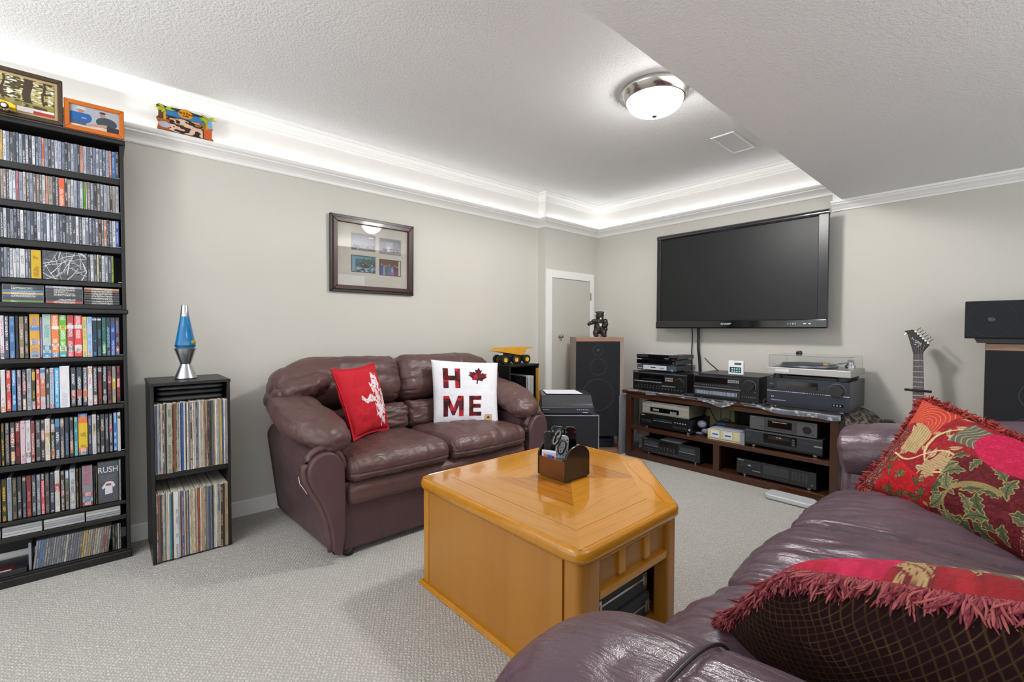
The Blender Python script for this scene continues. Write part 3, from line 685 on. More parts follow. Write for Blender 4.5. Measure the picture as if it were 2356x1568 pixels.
OAKB, OAKD = 'c08224', '78460e'
OX = oak('oak_grain_along', OAKB, OAKD, 0, .55); OY = oak('oak_grain_across', 'b97c20', OAKD, PI/2, .55)
OV = oak('oak_upright', 'b07626', '8a5418', 0, .5, .3, .6, .3, True); OE = oak('oak_edge', 'c08014', '8a4c10', 0, .3, .16, .5)
OVD = oak('oak_drawer_front', 'a87434', '6a4212', 0, .6, .3, .7, .2)
CT = thing('coffee_table', 'honey oak coffee table with clipped corner and inlaid top', 'coffee table', (1.4, 1.2, 0))
tx0, tx1, ty0, ty1 = .938, 1.853, .768, 1.636; cl = .385
def clip_rect(i, cut=cl, r=.0):
    x0, x1, y0, y1 = tx0+i, tx1-i, ty0+i, ty1-i; k = cut-i*.59
    return [(x0, y0), (x1-k, y0), (x1, y0+k), (x1, y1), (x0, y1)]
def rounded(poly, r, n=5):
    out = []
    for i, p in enumerate(poly):
        a = Vector(poly[i-1]); b = Vector(p); c = Vector(poly[(i+1) % len(poly)])
        u, v = (a-b).normalized(), (c-b).normalized(); th = math.acos(max(-1, min(1, u.dot(v)))); t = r/math.tan(th/2)
        p0, p1 = b+u*t, b+v*t; ctr = b+(u+v).normalized()*(r/math.sin(th/2))
        a0 = math.atan2(p0.y-ctr.y, p0.x-ctr.x); a1 = math.atan2(p1.y-ctr.y, p1.x-ctr.x); d = (a1-a0+PI) % (2*PI)-PI
        out += [(ctr.x+r*math.cos(a0+d*k/n), ctr.y+r*math.sin(a0+d*k/n)) for k in range(n+1)]
    return out
def slab(levels, mat, name, parent):
    """levels: list of (inset, z) rings"""
    mb = MB(); V = []; n = 0
    for i, z in levels:
        ring = rounded(clip_rect(i), .054-i*.8 if i < .05 else .02); n = len(ring); V += [(x, y, z) for x, y in ring]
    F = [(k*n+j, k*n+(j+1) % n, (k+1)*n+(j+1) % n, (k+1)*n+j) for k in range(len(levels)-1) for j in range(n)]
    F += [tuple(range(n))[::-1], tuple((len(levels)-1)*n+j for j in range(n))]
    mb.add(V, F); return mb.build(name, mat, parent, world=True, auto=True)
slab([(.030, .392), (.022, .396), (.020, .402), (.012, .405), (.004, .409), (0, .416), (0, .432), (.003, .441), (.008, .4465), (.012, .4480), (.014, .4462), (.017, .4462), (.019, .4480)], OE, 'top_slab', CT)
# inlaid veneer: border boards, then quarter-matched triangles meeting in the middle
bz0, bz1 = .4475, .4490
bi, bo = .105, .020
def poly_clip(pl, nx, ny, d):
    out = []
    for i in range(len(pl)):
        a, b = pl[i], pl[(i+1) % len(pl)]; fa, fb = a[0]*nx+a[1]*ny-d, b[0]*nx+b[1]*ny-d
        if fa <= 0: out.append(a)
        if fa*fb < 0: t = fa/(fa-fb); out.append((a[0]+(b[0]-a[0])*t, a[1]+(b[1]-a[1])*t))
    return out
outer, inner = rounded(clip_rect(bo), .025), clip_rect(bi)
oc, ic = clip_rect(bo), inner
for i in range(5):
    j = (i+1) % 5; q = [oc[i], oc[j], ic[j], ic[i]]; m = OX if abs(oc[i][1]-oc[j][1]) < .01 else OY
    if i == 1: m = oak('oak_grain_diagonal', 'cc8829', OAKD, -PI/4)
    # shorten at the rounded corners
    MB().prism([(x, y) for x, y in q], bz0-.0006, bz1-.0006, 'z').build('border_board', m, CT, world=True)
cx, cy = (tx0+tx1)/2, (ty0+ty1)/2; hx, hy = (tx1-tx0)/2-bi, (ty1-ty0)/2-bi
for k, (sx, sy) in enumerate(((1, 0), (0, 1), (-1, 0), (0, -1))):
    for outer_ in (0, 1):
        base = list(inner)
        if sx: pl = poly_clip(poly_clip(base, -sx/hx, 1/hy, -sx*cx/hx+cy/hy), -sx/hx, -1/hy, -sx*cx/hx-cy/hy)
        else: pl = poly_clip(poly_clip(base, 1/hx, -sy/hy, cx/hx-sy*cy/hy), -1/hx, -sy/hy, -cx/hx-sy*cy/hy)
        if not pl: continue
        d = .62
        if sx: pl = poly_clip(pl, sx, 0, sx*cx+hx*d) if not outer_ else poly_clip(pl, -sx, 0, -(sx*cx+hx*d))
        else: pl = poly_clip(pl, 0, sy, sy*cy+hy*d) if not outer_ else poly_clip(pl, 0, -sy, -(sy*cy+hy*d))
        if len(pl) > 2:
            mm = (OY if sx else OX) if outer_ else (OX if not sx else OY)
            if sx and not outer_: mm = oak('oak_grain_dark', 'ac6c1c', '66380a', PI/2, 1.0)
            MB().prism(pl, bz0, bz1+(.0004 if outer_ else .0006), 'z').build('veneer_panel', mm, CT, world=True)
bx0 = .965
MB().box(bx0, bx0+.018, .860, 1.578, .012, .392).build('side_panel', OV, CT, world=True)
MB().box(bx0-.001, bx0+.05, 1.584, 1.622, .0, .395).build('post', OE, CT, bevel=.006, world=True, seg=3)
MB().prism(rounded([(bx0-.001, .798), (1.071, .798), (1.071, .862), (bx0-.001, .862)], .02), .0, .395, 'z').build('post', OV, CT, world=True, auto=True)
MB().box(1.452, 1.500, .80, .86, 0, .395).build('post', OV, CT, bevel=.008, world=True, seg=3)
MB().prism([(1.78, 1.10), (1.826, 1.15), (1.826, 1.20), (1.78, 1.20)], 0, .395, 'z').build('post', OV, CT, world=True)
MB().box(1.78, 1.826, 1.57, 1.61, 0, .395).build('post', OV, CT, bevel=.006, world=True)
MB().box(bx0-.014, bx0+.03, .86, 1.63, 0, .020).box(bx0-.018, bx0+.02, .80, 1.636, 0, .012).build('base_rail', OE, CT, bevel=.005, world=True)
MB().box(1.0, 1.80, 1.592, 1.606, .02, .392).build('back_panel', OV, CT, world=True)
MB().box(1.808, 1.822, 1.20, 1.58, .02, .392).build('end_panel', OV, CT, world=True)
a, bb = Vector((1.500, .85)), Vector((1.78, 1.14)); nn = Vector((-(bb-a).y, (bb-a).x)).normalized()*.014
MB().prism([tuple(a), tuple(bb), tuple(bb+nn), tuple(a+nn)], .02, .392, 'z').build('clipped_panel', OV, CT, world=True)
MB().box(1.071, 1.460, .806, .83, .372, .395).box(1.071, 1.460, .806, .835, .253, .280).build('front_rail', OE, CT, bevel=.003, world=True)
MB().box(1.071, 1.460, .822, .84, .280, .372).build('drawer_front', OVD, CT, world=True)
for xa in (1.176, 1.318): MB().box(xa, xa+.034, .810, .826, .290, .372).build('drawer_stile', OE, CT, bevel=.003, world=True)
MB().prism([(1.0, .83), (1.50, .83), (1.80, 1.16), (1.80, 1.59), (1.0, 1.59)], .012, .030, 'z').build('shelf', OV, CT, world=True)
MB().prism([(1.0, .84), (1.50, .84), (1.80, 1.16), (1.80, 1.59), (1.0, 1.59)], .245, .256, 'z').build('shelf', OV, CT, world=True)
# padded equipment cases on the shelf
CASE = M('34363a', .7, var=.15, bump=.5, bs=260, name='woven_case'); SIL = M('c8cacc', .25, 1, var=0)
for k, (z0, z1, y, lab) in enumerate(((.031, .112, .865, 'dark carry case with chrome latch, lower one under the coffee table top'), (.114, .205, .875, 'dark carry case with silver rim, upper one under the coffee table top'))):
    C_ = thing('carry_case', lab, 'case', (1.27, y+.15, z0))
    MB().box(1.09, 1.445, y, y+.30, z0, z1).build('body', CASE, C_, bevel=.008, world=True)
    MB().box(1.088, 1.447, y-.003, y+.302, z0+(z1-z0)*.52, z0+(z1-z0)*.60).build('rim', SIL, C_, world=True)
    for xx in (1.14, 1.40): MB().box(xx, xx+.022, y-.008, y-.002, z0+(z1-z0)*.30, z0+(z1-z0)*.82).box(xx+.006, xx+.016, y-.014, y-.008, z0+(z1-z0)*.4, z0+(z1-z0)*.7).build('latch', SIL, C_, world=True)

# ================================================================ BOOKCASE
BLK = M('141211', .4, var=.12, vs=20, bump=.08, bs=120, name='black_woodgrain'); BLKI = M('0c0b0b', .5, var=.1, name='black_interior')
YS, YBK = 2.714, 2.899
BC = thing('bookcase', 'tall black media bookcase against the left wall, packed with discs and video cases', 'bookcase', (-.31, 2.81, 0))
BX0, BX1 = -.70, .072
def case_unit(x0, x1, z0, z1, boards, yf):
    MB().box(x1-.014, x1, yf, YBK, z0, z1).build('side_panel', BLK, BC, bevel=.0015, world=True)
    MB().box(x0, x0+.014, yf, YBK, z0, z1).build('side_panel', BLK, BC, bevel=.0015, world=True)
    MB().box(x0+.01, x1-.01, YBK-.006, YBK, z0, z1).build('back_panel', BLKI, BC, world=True)
    for a, b_, nm in boards: MB().box(x0+.014, x1-.014, yf+.004, YBK-.006, a, b_).build(nm, BLK, BC, bevel=.002, world=True)
case_unit(BX0, BX1, 1.136, 1.874, [(1.136, 1.156, 'bottom_board'), (1.236, 1.254, 'shelf'), (1.387, 1.412, 'shelf'), (1.542, 1.567, 'shelf'), (1.696, 1.721, 'shelf')], YS)
MB().box(BX0-.004, BX1+.006, YS-.012, YBK, 1.874, 1.895).build('top_board', BLK, BC, bevel=.005, world=True, seg=3)
case_unit(BX0, BX1, 0.0, 1.115, [(.907, .925, 'shelf'), (.690, .710, 'shelf'), (.468, .492, 'shelf'), (.249, .265, 'shelf'), (.180, .200, 'shelf'), (0, .040, 'base_board')], YS)
MB().box(BX0-.004, BX1+.006, YS-.010, YBK, 1.115, 1.136).build('middle_board', BLK, BC, bevel=.005, world=True, seg=3)
MB().box(BX0-.002, BX1+.004, YS-.008, YS+.02, 0, .034).build('plinth', BLK, BC, bevel=.004, world=True)

def printmat(bg, fg, style=0):
    key = ('print', bg, fg, style)
    if key in MC: return MC[key]
    m, nt, p = newmat('spine_print'); oi = nt.nodes.new('ShaderNodeObjectInfo')
    tc = nt.nodes.new('ShaderNodeTexCoord'); ad = nt.nodes.new('ShaderNodeVectorMath'); ad.operation = 'MULTIPLY_ADD'
    cmb = nt.nodes.new('ShaderNodeCombineXYZ'); nt.links.new(oi.outputs['Random'], cmb.inputs[0]); nt.links.new(oi.outputs['Random'], cmb.inputs[2])
    ad.inputs[1].default_value = (1, 1, 1); nt.links.new(tc.outputs['Object'], ad.inputs[0])
    sc_ = nt.nodes.new('ShaderNodeVectorMath'); sc_.operation = 'SCALE'; sc_.inputs[3].default_value = 3.7; nt.links.new(cmb.outputs[0], sc_.inputs[0]); nt.links.new(sc_.outputs[0], ad.inputs[2])
    v = ad.outputs[0]
    def mp(s): k = nt.nodes.new('ShaderNodeMapping'); k.inputs['Scale'].default_value = s; nt.links.new(v, k.inputs[0]); return k.outputs[0]
    g = ramp(nt, noise(nt, mp((620, 1, 300)), 1, 1, .5), [(.50, (0, 0, 0)), (.54, (1, 1, 1))])
    z = ramp(nt, noise(nt, mp((5, 1, 22)), 1, 1, .5), [(.47, (0, 0, 0)), (.50, (1, 1, 1))])
    # keep the marks away from the edges of the spine
    sx = nt.nodes.new('ShaderNodeSeparateXYZ'); nt.links.new(tc.outputs['Generated'], sx.inputs[0])
    e = math_(nt, 'LESS_THAN', math_(nt, 'ABSOLUTE', math_(nt, 'SUBTRACT', sx.outputs[0], .5)), .30)
    k = math_(nt, 'MULTIPLY', math_(nt, 'MULTIPLY', g, z), e)
    base = mix(nt, noise(nt, mp((60, 1, 14)), 1, 3), lin(bg), tuple(min(1, x*.62+y*.10) for x, y in zip(lin(bg), lin(fg))))
    nt.links.new(mix(nt, k, base, lin(fg)), p.inputs['Base Color']); p.inputs['Roughness'].default_value = .28; p.inputs['Specular IOR Level'].default_value = .5
    MC[key] = m; return m
CLEAR = M('7c828a', .18, var=.05, name='clear_case_plastic'); DARKP = M('15161a', .3, var=.05, name='black_case_plastic')
_mesh = {}
def boxmesh(key, w_, d, h, bev, mat):
    k = (key, round(w_, 4), round(d, 4), round(h, 4))
    if k not in _mesh:
        bm = bmesh.new(); bmesh.ops.create_cube(bm, size=1)
        for v in bm.verts: v.co = Vector(((v.co.x+.5)*w_, (v.co.y+.5)*d, (v.co.z+.5)*h))
        if bev: bmesh.ops.bevel(bm, geom=bm.edges[:], offset=bev, segments=1, affect='EDGES')
        me = bpy.data.meshes.new(key); bm.to_mesh(me); bm.free(); me.materials.append(None); _mesh[k] = me
    me = _mesh[k]; return me
def place_box(name, w_, d, h, bev, mat, loc, parent=None, rot=None):
    me = boxmesh(name, w_, d, h, bev, mat); o = bpy.data.objects.new(name, me); COL.objects.link(o)
    o.material_slots[0].link = 'OBJECT'; o.material_slots[0].material = mat
    if parent is not None: o.parent = parent
    o.location = loc
    if rot: o.rotation_euler = rot
    return o
def media(name, cat, x, z, w_, h, d, bg, fg, y, label, group, plastic, m=.0008, bands=(), lean=0, mt=.004):
    o = place_box(name, w_-.0004, d, h, min(.0012, w_*.12), plastic, (x, y, z), rot=(0, lean, 0) if lean else None)
    tag(o, label, cat, group)
    place_box('spine_label', w_-2*m-.0004, .0006, h-2*mt, 0, printmat(bg, fg), (m, -.0005, mt), o)
    for v0, v1, c in bands:
        place_box('label_band', w_-2*m-.0008, .0004, (v1-v0)*(h-2*mt), 0, printmat(c, 'e8e8e8' if sum(lin(c)) < 1.2 else '303038'), (m+.0002+.0006*bands.index((v0, v1, c)), -.0008-.0003*bands.index((v0, v1, c)), mt+v0*(h-2*mt)), o)
    return o
def px2x(px, z, y=2.722):
    # a measured picture column on the bookcase front, turned into metres along the wall
    a = (px-1178)/FPX; d = rr*a+fw; d = d+uu*((z-CH)*.33)
    return d.x/d.y*y
rc = random.Random(11)
def cd_row(z, pal, lab, right=276, left=-60, specials=(), y=2.724, dens=7.55):
    items = []; px = right; sp = sorted(specials, key=lambda s: -s[1]); k = 0
    while px > left:
        hit = next((s for s in sp if s[0] <= px-2 < s[1]+.5), None)
        if hit: items.append((hit[0], px if px-hit[1] < 4 else hit[1], hit[2], hit[3], hit[4])); px = hit[0]; continue
        nxt = max([s[1] for s in sp if s[1] < px-2] or [-999])
        wpx = dens*rc.choice((1, 1, 1, .97, 1.04, .8))
        if px-wpx < nxt+3: wpx = px-nxt
        c = rc.choice(pal); items.append((px-wpx, px, c[0], c[1], None)); px -= wpx
    return items
def ff(c): return c
GREYS = [('8c94a8', '20242c'), ('5a6070', 'd0d4dc'), ('c4c8d0', '303440'), ('3a3e4a', 'c8ccd4'), ('a8aebc', '3c4454'), ('6a7488', 'e0e0e8'), ('d4d4dc', '404858'), ('2a2c34', 'a8a8b0'), ('4c5266', 'b8bccc'), ('7a8296', '23262e')]
WARMS = [('a89c90', '403830'), ('8a7c74', 'e0d8cc'), ('c8c0b4', '403c38'), ('7c6c68', 'd8ccc0'), ('b8b4b0', '4a4644'), ('5c5454', 'ccc4bc')]
DARKS = [('24262c', 'a8acb4'), ('1c1e22', 'd0d0d4'), ('34363e', 'b0b4bc'), ('4a4c54', 'dcdcdc')]
rows = [
 (1.7232, 'top', GREYS*2+DARKS+[('7c3440', 'e0c8c8'), ('c8907c', '402020'), ('b8b8cc', '303050')], [(100, 106, 'b84828', 'e0d0c0', 0), (4, 11, 'c8a048', '2a5a50', 0), (254, 260, '9c4030', 'e0d0c0', 0), (260, 268, '1e5ca8', 'a0c0e0', 0)]),
 (1.5692, 'second', GREYS+WARMS*2+DARKS[:2], [(138, 152, 'd8501c', 'f0e0d0', 'thick orange'), (194, 200, '6aa820', '284010', 'lime green'), (40, 47, 'b86c74', '402020', 0), (108, 114, 'd09078', '503020', 0)]),
 (1.4142, 'third', GREYS*2+DARKS*2+[('dcdce0', '303038')]*4, [(229, 236, '1a1614', 'd8a860', 0), (241, 248, 'b87860', 'e8d8d0', 0), (268, 276, '1c48a0', 'c0d0f0', 0)]),
 (1.2562, 'fourth', GREYS+DARKS+[('a8b4d4', '30406c'), ('8494c8', '202c54'), ('e0e0e0', '404040'), ('d8d0a8', '404030')], [(73, 97, 'dcb414', '6a4a10', 'thick yellow'), (47, 60, 'dedede', '484848', 'wide white'), (225, 229, 'e0dca0', '50502c', 0), (258, 262, '9aa818', '30340c', 'lime-edged')])]
for z, rn, pal, sp in rows:
    it = cd_row(z, pal, rn, specials=sp, right=263 if rn == 'fourth' else 276)
    n = 0
    for a, b_, bg, fg, nm in it:
        if rn == 'fourth' and b_ > 99 and a < 203:
            if b_ > 203: a = 203.5
            elif a < 97: b_ = 97; a = min(a, 91)
            else: continue
            if b_-a < 3: continue
        x0, x1 = px2x(a, z+.06), px2x(b_, z+.06)
        if x0 < BX0+.016: break
        n += 1
        lab = '%s disc case, %s from the right of the %s disc row' % (nm or cname(bg)+'-spined', ordn(n), rn)
        media('disc_case', 'disc case', x0, z, x1-x0, .1185+rc.uniform(0, .0025), .138, bg, fg, 2.724+rc.uniform(-.001, .003), lab, 'disc cases on the %s row' % rn, CLEAR, mt=.002)
# art-covered box set lying face outwards on the fourth row
ax0, ax1 = px2x(98.5, 1.32), px2x(202.5, 1.32); AB = thing('box_set', 'box set with black and white scribbled cover facing outwards in the fourth disc row', 'box set', (ax0, 2.726, 1.2562), group=None)
MB().box(0, ax1-ax0, .002, .14, 0, .122).build('box', M('3a3c40', .4), AB, bevel=.001)
def scrib(u, v):
    c = np.ones(u.shape+(3,))*np.array(lin('55585c')); rs = np.random.RandomState(4)
    for i in range(46):
        a = rs.uniform(0, PI); px, py = rs.uniform(0, 1, 2)+np.array((.1, 0)); d = np.abs((u-px)*math.sin(a)*1.2-(v-py)*math.cos(a)+.02*np.sin(u*14+i)); k = (d < rs.uniform(.004, .013)) & (np.hypot(u-px, v-py) < rs.uniform(.2, .6)); c[k] = lin(rs.choice(['c8cacc', 'a4a8ac', '202224', 'dcdcdc']))
    return c*(.8+.4*vnoise(np.stack([u*40, v*40, u*0], -1), 1, 2))[..., None]
def picture(name, parent, x0, x1, z0, z1, y, fn, n=(160, 120), rough=.35, world=False):
    u, v = np.meshgrid(np.linspace(0, 1, n[0]), np.linspace(0, 1, n[1]), indexing='ij')
    P = np.stack([x0+(x1-x0)*u, np.full(u.shape, y), z0+(z1-z0)*v], -1); return grid_obj(name, P, printed('photo_print', rough), parent, col=fn(u, v), world=world)
picture('cover_art', AB, .002, ax1-ax0-.002, .002, .120, .0015, scrib)
# flat stacks on the fifth row
st_cols = [['5c8c3c', '3a3028', '2c4c8c', 'c8a030', '3c78a8', '1c1c20', '20242c'], ['b82c1c', '24242a', '1c1e24', '20242c', '15171c', '2a3040', '8890a0'], ['2a2e34', '33373d', '2c3036', '383c42', '2c3036', '8a3a2c', 'b89c80']]
for s_, (a, b_) in enumerate(((5, 102), (105.5, 191.5), (193.5, 276))):
    x0, x1 = px2x(a, 1.2), px2x(b_, 1.2)
    x1 = min(x1, x0+.142)
    for k, c in enumerate(st_cols[s_]):
        o = place_box('disc_case', x1-x0, .124, .0102, .001, CLEAR if s_ < 2 else DARKP, (x0+rc.uniform(0, .001), 2.724+rc.uniform(0, .004), 1.1564+k*.0105))
        tag(o, '%s-edged disc case, %s from the bottom of the %s flat stack' % (cname(c), ordn(k+1), ('left', 'middle', 'right')[s_]), 'disc case', 'flat disc cases on the fifth row')
        place_box('spine_label', x1-x0-.004, .0006, .0082, 0, printmat(c, 'd8d8d0'), (.002, -.0005, .001), o)
# video cases
def vrow(z, h, rn, items, y=2.726, hj=.0):
    n = len(items)
    for i, itx in enumerate(items):
        a, b_, bg, fg = itx[:4]; bands = itx[4] if len(itx) > 4 else (); nm = itx[5] if len(itx) > 5 else None; hh = itx[6] if len(itx) > 6 else h
        x0, x1 = px2x(a, z+h/2), px2x(b_, z+h/2)
        lab = '%s video case, %s from the right of the %s video shelf' % (nm or (cname(bg)+'-spined'), ordn(n-i), rn)
        media('video_case', 'video case', x0, z, x1-x0-.0003, hh, .136, bg, fg, y+rc.uniform(-.001, .002), lab, 'video cases on the %s shelf' % rn, DARKP if sum(lin(bg)) < .9 else M(bg, .3, var=.03), bands=bands)
W_, K_ = 'ececec', '1a1a1e'
vrow(.926, .176, 'top', [(-26, -14, '342c30', W_), (-13, -1, '6c7484', W_), (0, 10, 'dcdce4', 'c04868', ((.03, .12, '605868'),)), (10.5, 21, '1c2440', W_), (21.5, 35, '3a689c', '8cb4d8'), (35.5, 43.5, '10141e', '20283c', (), 'plain midnight blue'), (44, 56, '8c7c60', 'd8ccb0', ((.70, .82, 'c8a890'),)), (56.5, 66, '1c1c24', 'd8d0c8', ((.2, .3, '7a2c2c'),)),
  (68.5, 92.2, 'e4a81c', '2a70b8', ((0, .11, '88acd8'), (.30, .40, 'c8c8dc'), (.64, .73, '2c88c8')), 'wide golden yellow', .184), (92.4, 97.8, '9068b0', 'd0b0e0', (), None, .174), (98, 118, 'b4ccc4', '2c8c90', ((0, .10, '1c84c8'), (.17, .28, '2468a8')), 'pale aqua', .184), (118, 136.5, 'ec7818', 'f0ece4', ((0, .10, '1c84c8'), (.26, .31, 'e8e8e8'), (.66, .74, 'f0f0ec')), 'bright orange', .184),
  (136.5, 154, '5cb414', 'f0f0e8', ((0, .10, '2ca0b0'), (.13, .25, 'd8e8d8'), (.66, .76, 'e8e030')), 'bright green', .184), (154, 171, 'c01c34', 'f0e8e8', ((.14, .24, '3a2428'), (.68, .77, 'e8e8ec')), 'crimson', .184), (171, 190, 'e81c18', 'f4f0f0', ((.12, .28, 'e8d8d8'), (.68, .77, 'e8e8ec')), 'scarlet', .184), (190, 201, 'e8cc74', '2c8c98'), (201, 213, 'b0c8e4', '2c84c0', ((.03, .1, 'e0c0b0'),)),
  (213, 224, '141c2c', '3c9cd8', ((.93, .98, 'd8d8d8'),)), (224, 234.5, '141a24', '3c8ca8', ((.93, .98, 'd8d8d8'),)), (235, 245, '1c5c54', '50c8a0', ((.05, .3, '4c9c4c'),)), (245, 255, '16202c', '8cc0e0'), (255, 266, '163c94', 'a0c8f0', ((.85, 1, '14204c'),)), (266, 276, '5c1820', '58a0d0', ((.1, .2, 'b02028'),))])
vrow(.711, .172, 'second', [(-26, -14, '24242c', W_), (-13, 0, '8c2c24', W_), (.5, 12, 'dcd8dc', 'a08c88', ((0, .12, 'c8946c'),)), (13, 25, 'd02418', 'f0d8d0', ((.5, .58, '5c1410'),)), (26, 37, '1c70b0', 'd8e8f4'), (38, 49, '6c647c', 'e0d8e8'), (50, 60, '2c282c', 'd0c8c0', ((0, .28, 'b89c78'), (.45, .7, 'b03c3c'))), (61, 72, 'a8acb4', '404858'), (72, 81, '1c1c20', 'd0b41c', ((.0, .2, 'd0b8c0'), (.74, .95, 'c8a814'))), (82, 92, 'c83c20', 'f4e0d8', ((.3, .6, 'd86c3c'),)), (92, 104, 'c8ccd8', 'd86428', ((.9, 1, '2c64b0'), (.3, .75, 'd06834'))), (105, 114, '1a1c24', 'e0e0e0'), (114, 124, 'c4ccdc', '5878a8', ((.88, .96, 'b88468'), (0, .08, 'c83044'))), (125, 136, '40a4dc', 'e0f0f8'),
  (137, 160, 'e4e4e8', 'a8a8b4', (), 'plain white rounded', .178), (162.5, 174.5, '141c30', 'e8ecf0', ((.2, .42, 'a04c3c'),)), (176, 188.5, '141c30', 'e8ecf0', ((.2, .42, 'a85448'),)), (190, 201.5, '141c30', 'e8ecf0', ((.2, .42, 'c8643c'),)), (202, 213, 'e0dcdc', 'c03c70', ((.82, .98, 'c88c4c'),)), (214, 224, '2a2a30', 'dcdce0', ((.0, .25, 'b0a498'),)), (225, 235, '4c1814', 'a83c2c', ((.88, .98, 'a8b0c0'),)), (236, 246, '1c202c', 'd8dce4', ((.1, .2, 'c0a8a8'),)), (247, 257, '241c20', 'c84040', ((.55, .75, '9c2c34'),)), (257.5, 267, '8c8488', 'd8c020', ((.4, .68, 'b8a018'),)), (268, 277, '281418', 'd83028', ((.42, .66, 'cc2420'),))])
vrow(.493, .176, 'third', [(-26, -14, '2c3040', W_), (-13, -1, '201c20', W_), (0, 8, '24241c', 'd0b020'), (9, 20, '222428', 'a8a8ac'), (21, 33, '28221f', 'd8d0c8', ((.5, .74, 'b04830'), (.08, .3, 'c07c4c'))), (33, 45, '3c1818', 'b02c28', ((.78, .98, '8c1c1c'),)), (45, 57, 'd0bcc4', 'a04868', ((.96, 1, 'd02468'),)), (57.5, 69, 'd4d0d8', '5c5c68', ((.12, .24, '4c3c44'),)), (69, 79, '84282c', 'e8d8d0'), (80, 92, '34363a', 'b8b8bc'), (92, 102, '1c1e28', 'd0c8c8', ((.5, .74, 'b86c7c'),)), (102, 114, 'd8d4d4', 'a88c3c', ((.4, .68, 'b49c50'),)), (115, 125, '201e1c', 'd8d4c4', ((.05, .24, 'a8682c'), (.68, .88, 'c8c4b4'))), (125, 137, '1c2c54', 'e0e8f0', ((.8, 1, '3c80b8'),)), (137, 147, '484854', 'd8ccb8', ((.82, .96, 'a88c6c'),)), (147.5, 158, '141c30', '8098c0'), (159, 168, '24222c', 'e0d8d0', ((.08, .4, 'b07850'),)), (169, 178.5, '3c8c90', 'a8dcd0'),
  (178.5, 201, '1c6cc0', 'e8c830', ((.08, .93, 'e87028'), (.18, .78, 'ecc828')), 'wide blue, orange and yellow', .187), (201.5, 210.5, '2c3448', 'a8b4cc'), (211, 221, 'd0d0d8', 'b09858', ((.5, .8, 'c8bc9c'),)), (221.5, 229.5, '14161a', 'c0c0c4'), (230, 240, '1e1c1c', 'e0e0dc', ((.6, .7, 'a87058'),)), (241, 249.5, '2a2830', 'c0c8d8'), (250, 259, '28242c', 'd8d4d8', ((.55, .66, 'c8242c'),)), (260, 269, '1c74c4', 'e8f0f4', (), None, .180), (269.5, 277, 'd8d4d0', 'c0bcb8', ((.86, .95, '3c1c18'),))])
Y9 = [(-26, -14, '2c2c30', W_), (-13, -1, '5c4c48', W_), (0, 12, '18181a', 'e0bc10', (), 'black with yellow-lettered'), (13, 24, '8c98a4', '50586c'), (24.5, 36, '3a3830', '908468'), (36.5, 47, '24282c', 'b4b8bc'), (48, 57.5, '38383e', 'a0a0a8', ((.9, .97, 'a87868'),)), (58, 69.5, '7c2c34', 'c87868'), (70, 80.5, '3a4450', 'c8c8b8'), (81, 91, '70747e', 'b8bcc8'), (91.5, 100.5, 'c84858', 'e8c0c4', ((.84, 1, '242c3c'),)), (101, 111.5, '44423f', '8c8480'), (112, 123, '1a2438', 'c8d0d8'), (123.5, 135.5, 'd0ccc8', 'a08c84', ((.5, .7, 'b83038'),)), (137, 147, '241c1c', 'd0c8c0', ((.38, .5, '983028'),)), (147.5, 157, '5c5a54', 'b0a890', ((.8, 1, '90a8c0'),)), (158, 172, '9aa0a8', 'e0dcd8', ((.45, 1, 'c8ccd0'),)), (173, 179, '3c2c1c', 'b08c5c'), (180, 186, '24201c', '5c5044'), (186.5, 212, '8c8c98', 'b83c40', ((0, .09, 'a0202c'), (.1, .18, '90b4cc'), (.24, .33, 'a83c38')), 'wide silver', .184), (213, 217.5, '16161a', '505058'), (218, 222.3, '1c1a1c', 'a8883c')]
vrow(.266, .176, 'fourth', Y9)
# upright boxed concert set facing outwards
rx0, rx1 = px2x(223, .36), px2x(271, .36)
RU = thing('box_set', 'grey box set with RUSH lettering and a white T-shirt on the fourth video shelf', 'box set', (rx0, 2.727, .266))
MB().box(0, rx1-rx0, .002, .03, 0, .186).build('box', M('44464c', .3, var=.1), RU, bevel=.001)
MB().box(.003, rx1-rx0-.003, .0012, .002, .003, .183).build('cover_sheet', M('4c4f56', .35, var=.2, vs=60), RU)
bw = rx1-rx0
text_mesh('RUSH', .036, M('c8ccd4', .5, var=0), RU, frame4((bw*.5, .0008, .148), (1, 0, 0), (0, 0, 1)), sx=.78, bold=.0003)
MB().prism([(bw*.28, .082), (bw*.40, .094), (bw*.60, .096), (bw*.76, .090), (bw*.84, .074), (bw*.74, .066), (bw*.70, .074), (bw*.70, .040), (bw*.34, .038), (bw*.34, .070), (bw*.24, .062), (bw*.18, .070)], .0002, .001, 'y').build('shirt_print', M('d0d0d4', .6), RU)
MB().box(bw*.38, bw*.64, -.0002, .0002, .076, .086).build('shirt_mark', M('9c4c50', .6), RU)
for k in range(4): MB().box(bw*.12, bw*.84, .0006, .0011, .122-k*.007, .1235-k*.007).build('small_print', M('787c84', .5), RU)
media('video_case', 'video case', px2x(272, .36), .266, px2x(277, .36)-px2x(272, .36), .187, .136, '6c6e74', 'a8acb0', 2.724, 'clear plastic cased set against the right side panel of the fourth video shelf', 'video cases on the fourth shelf', CLEAR)
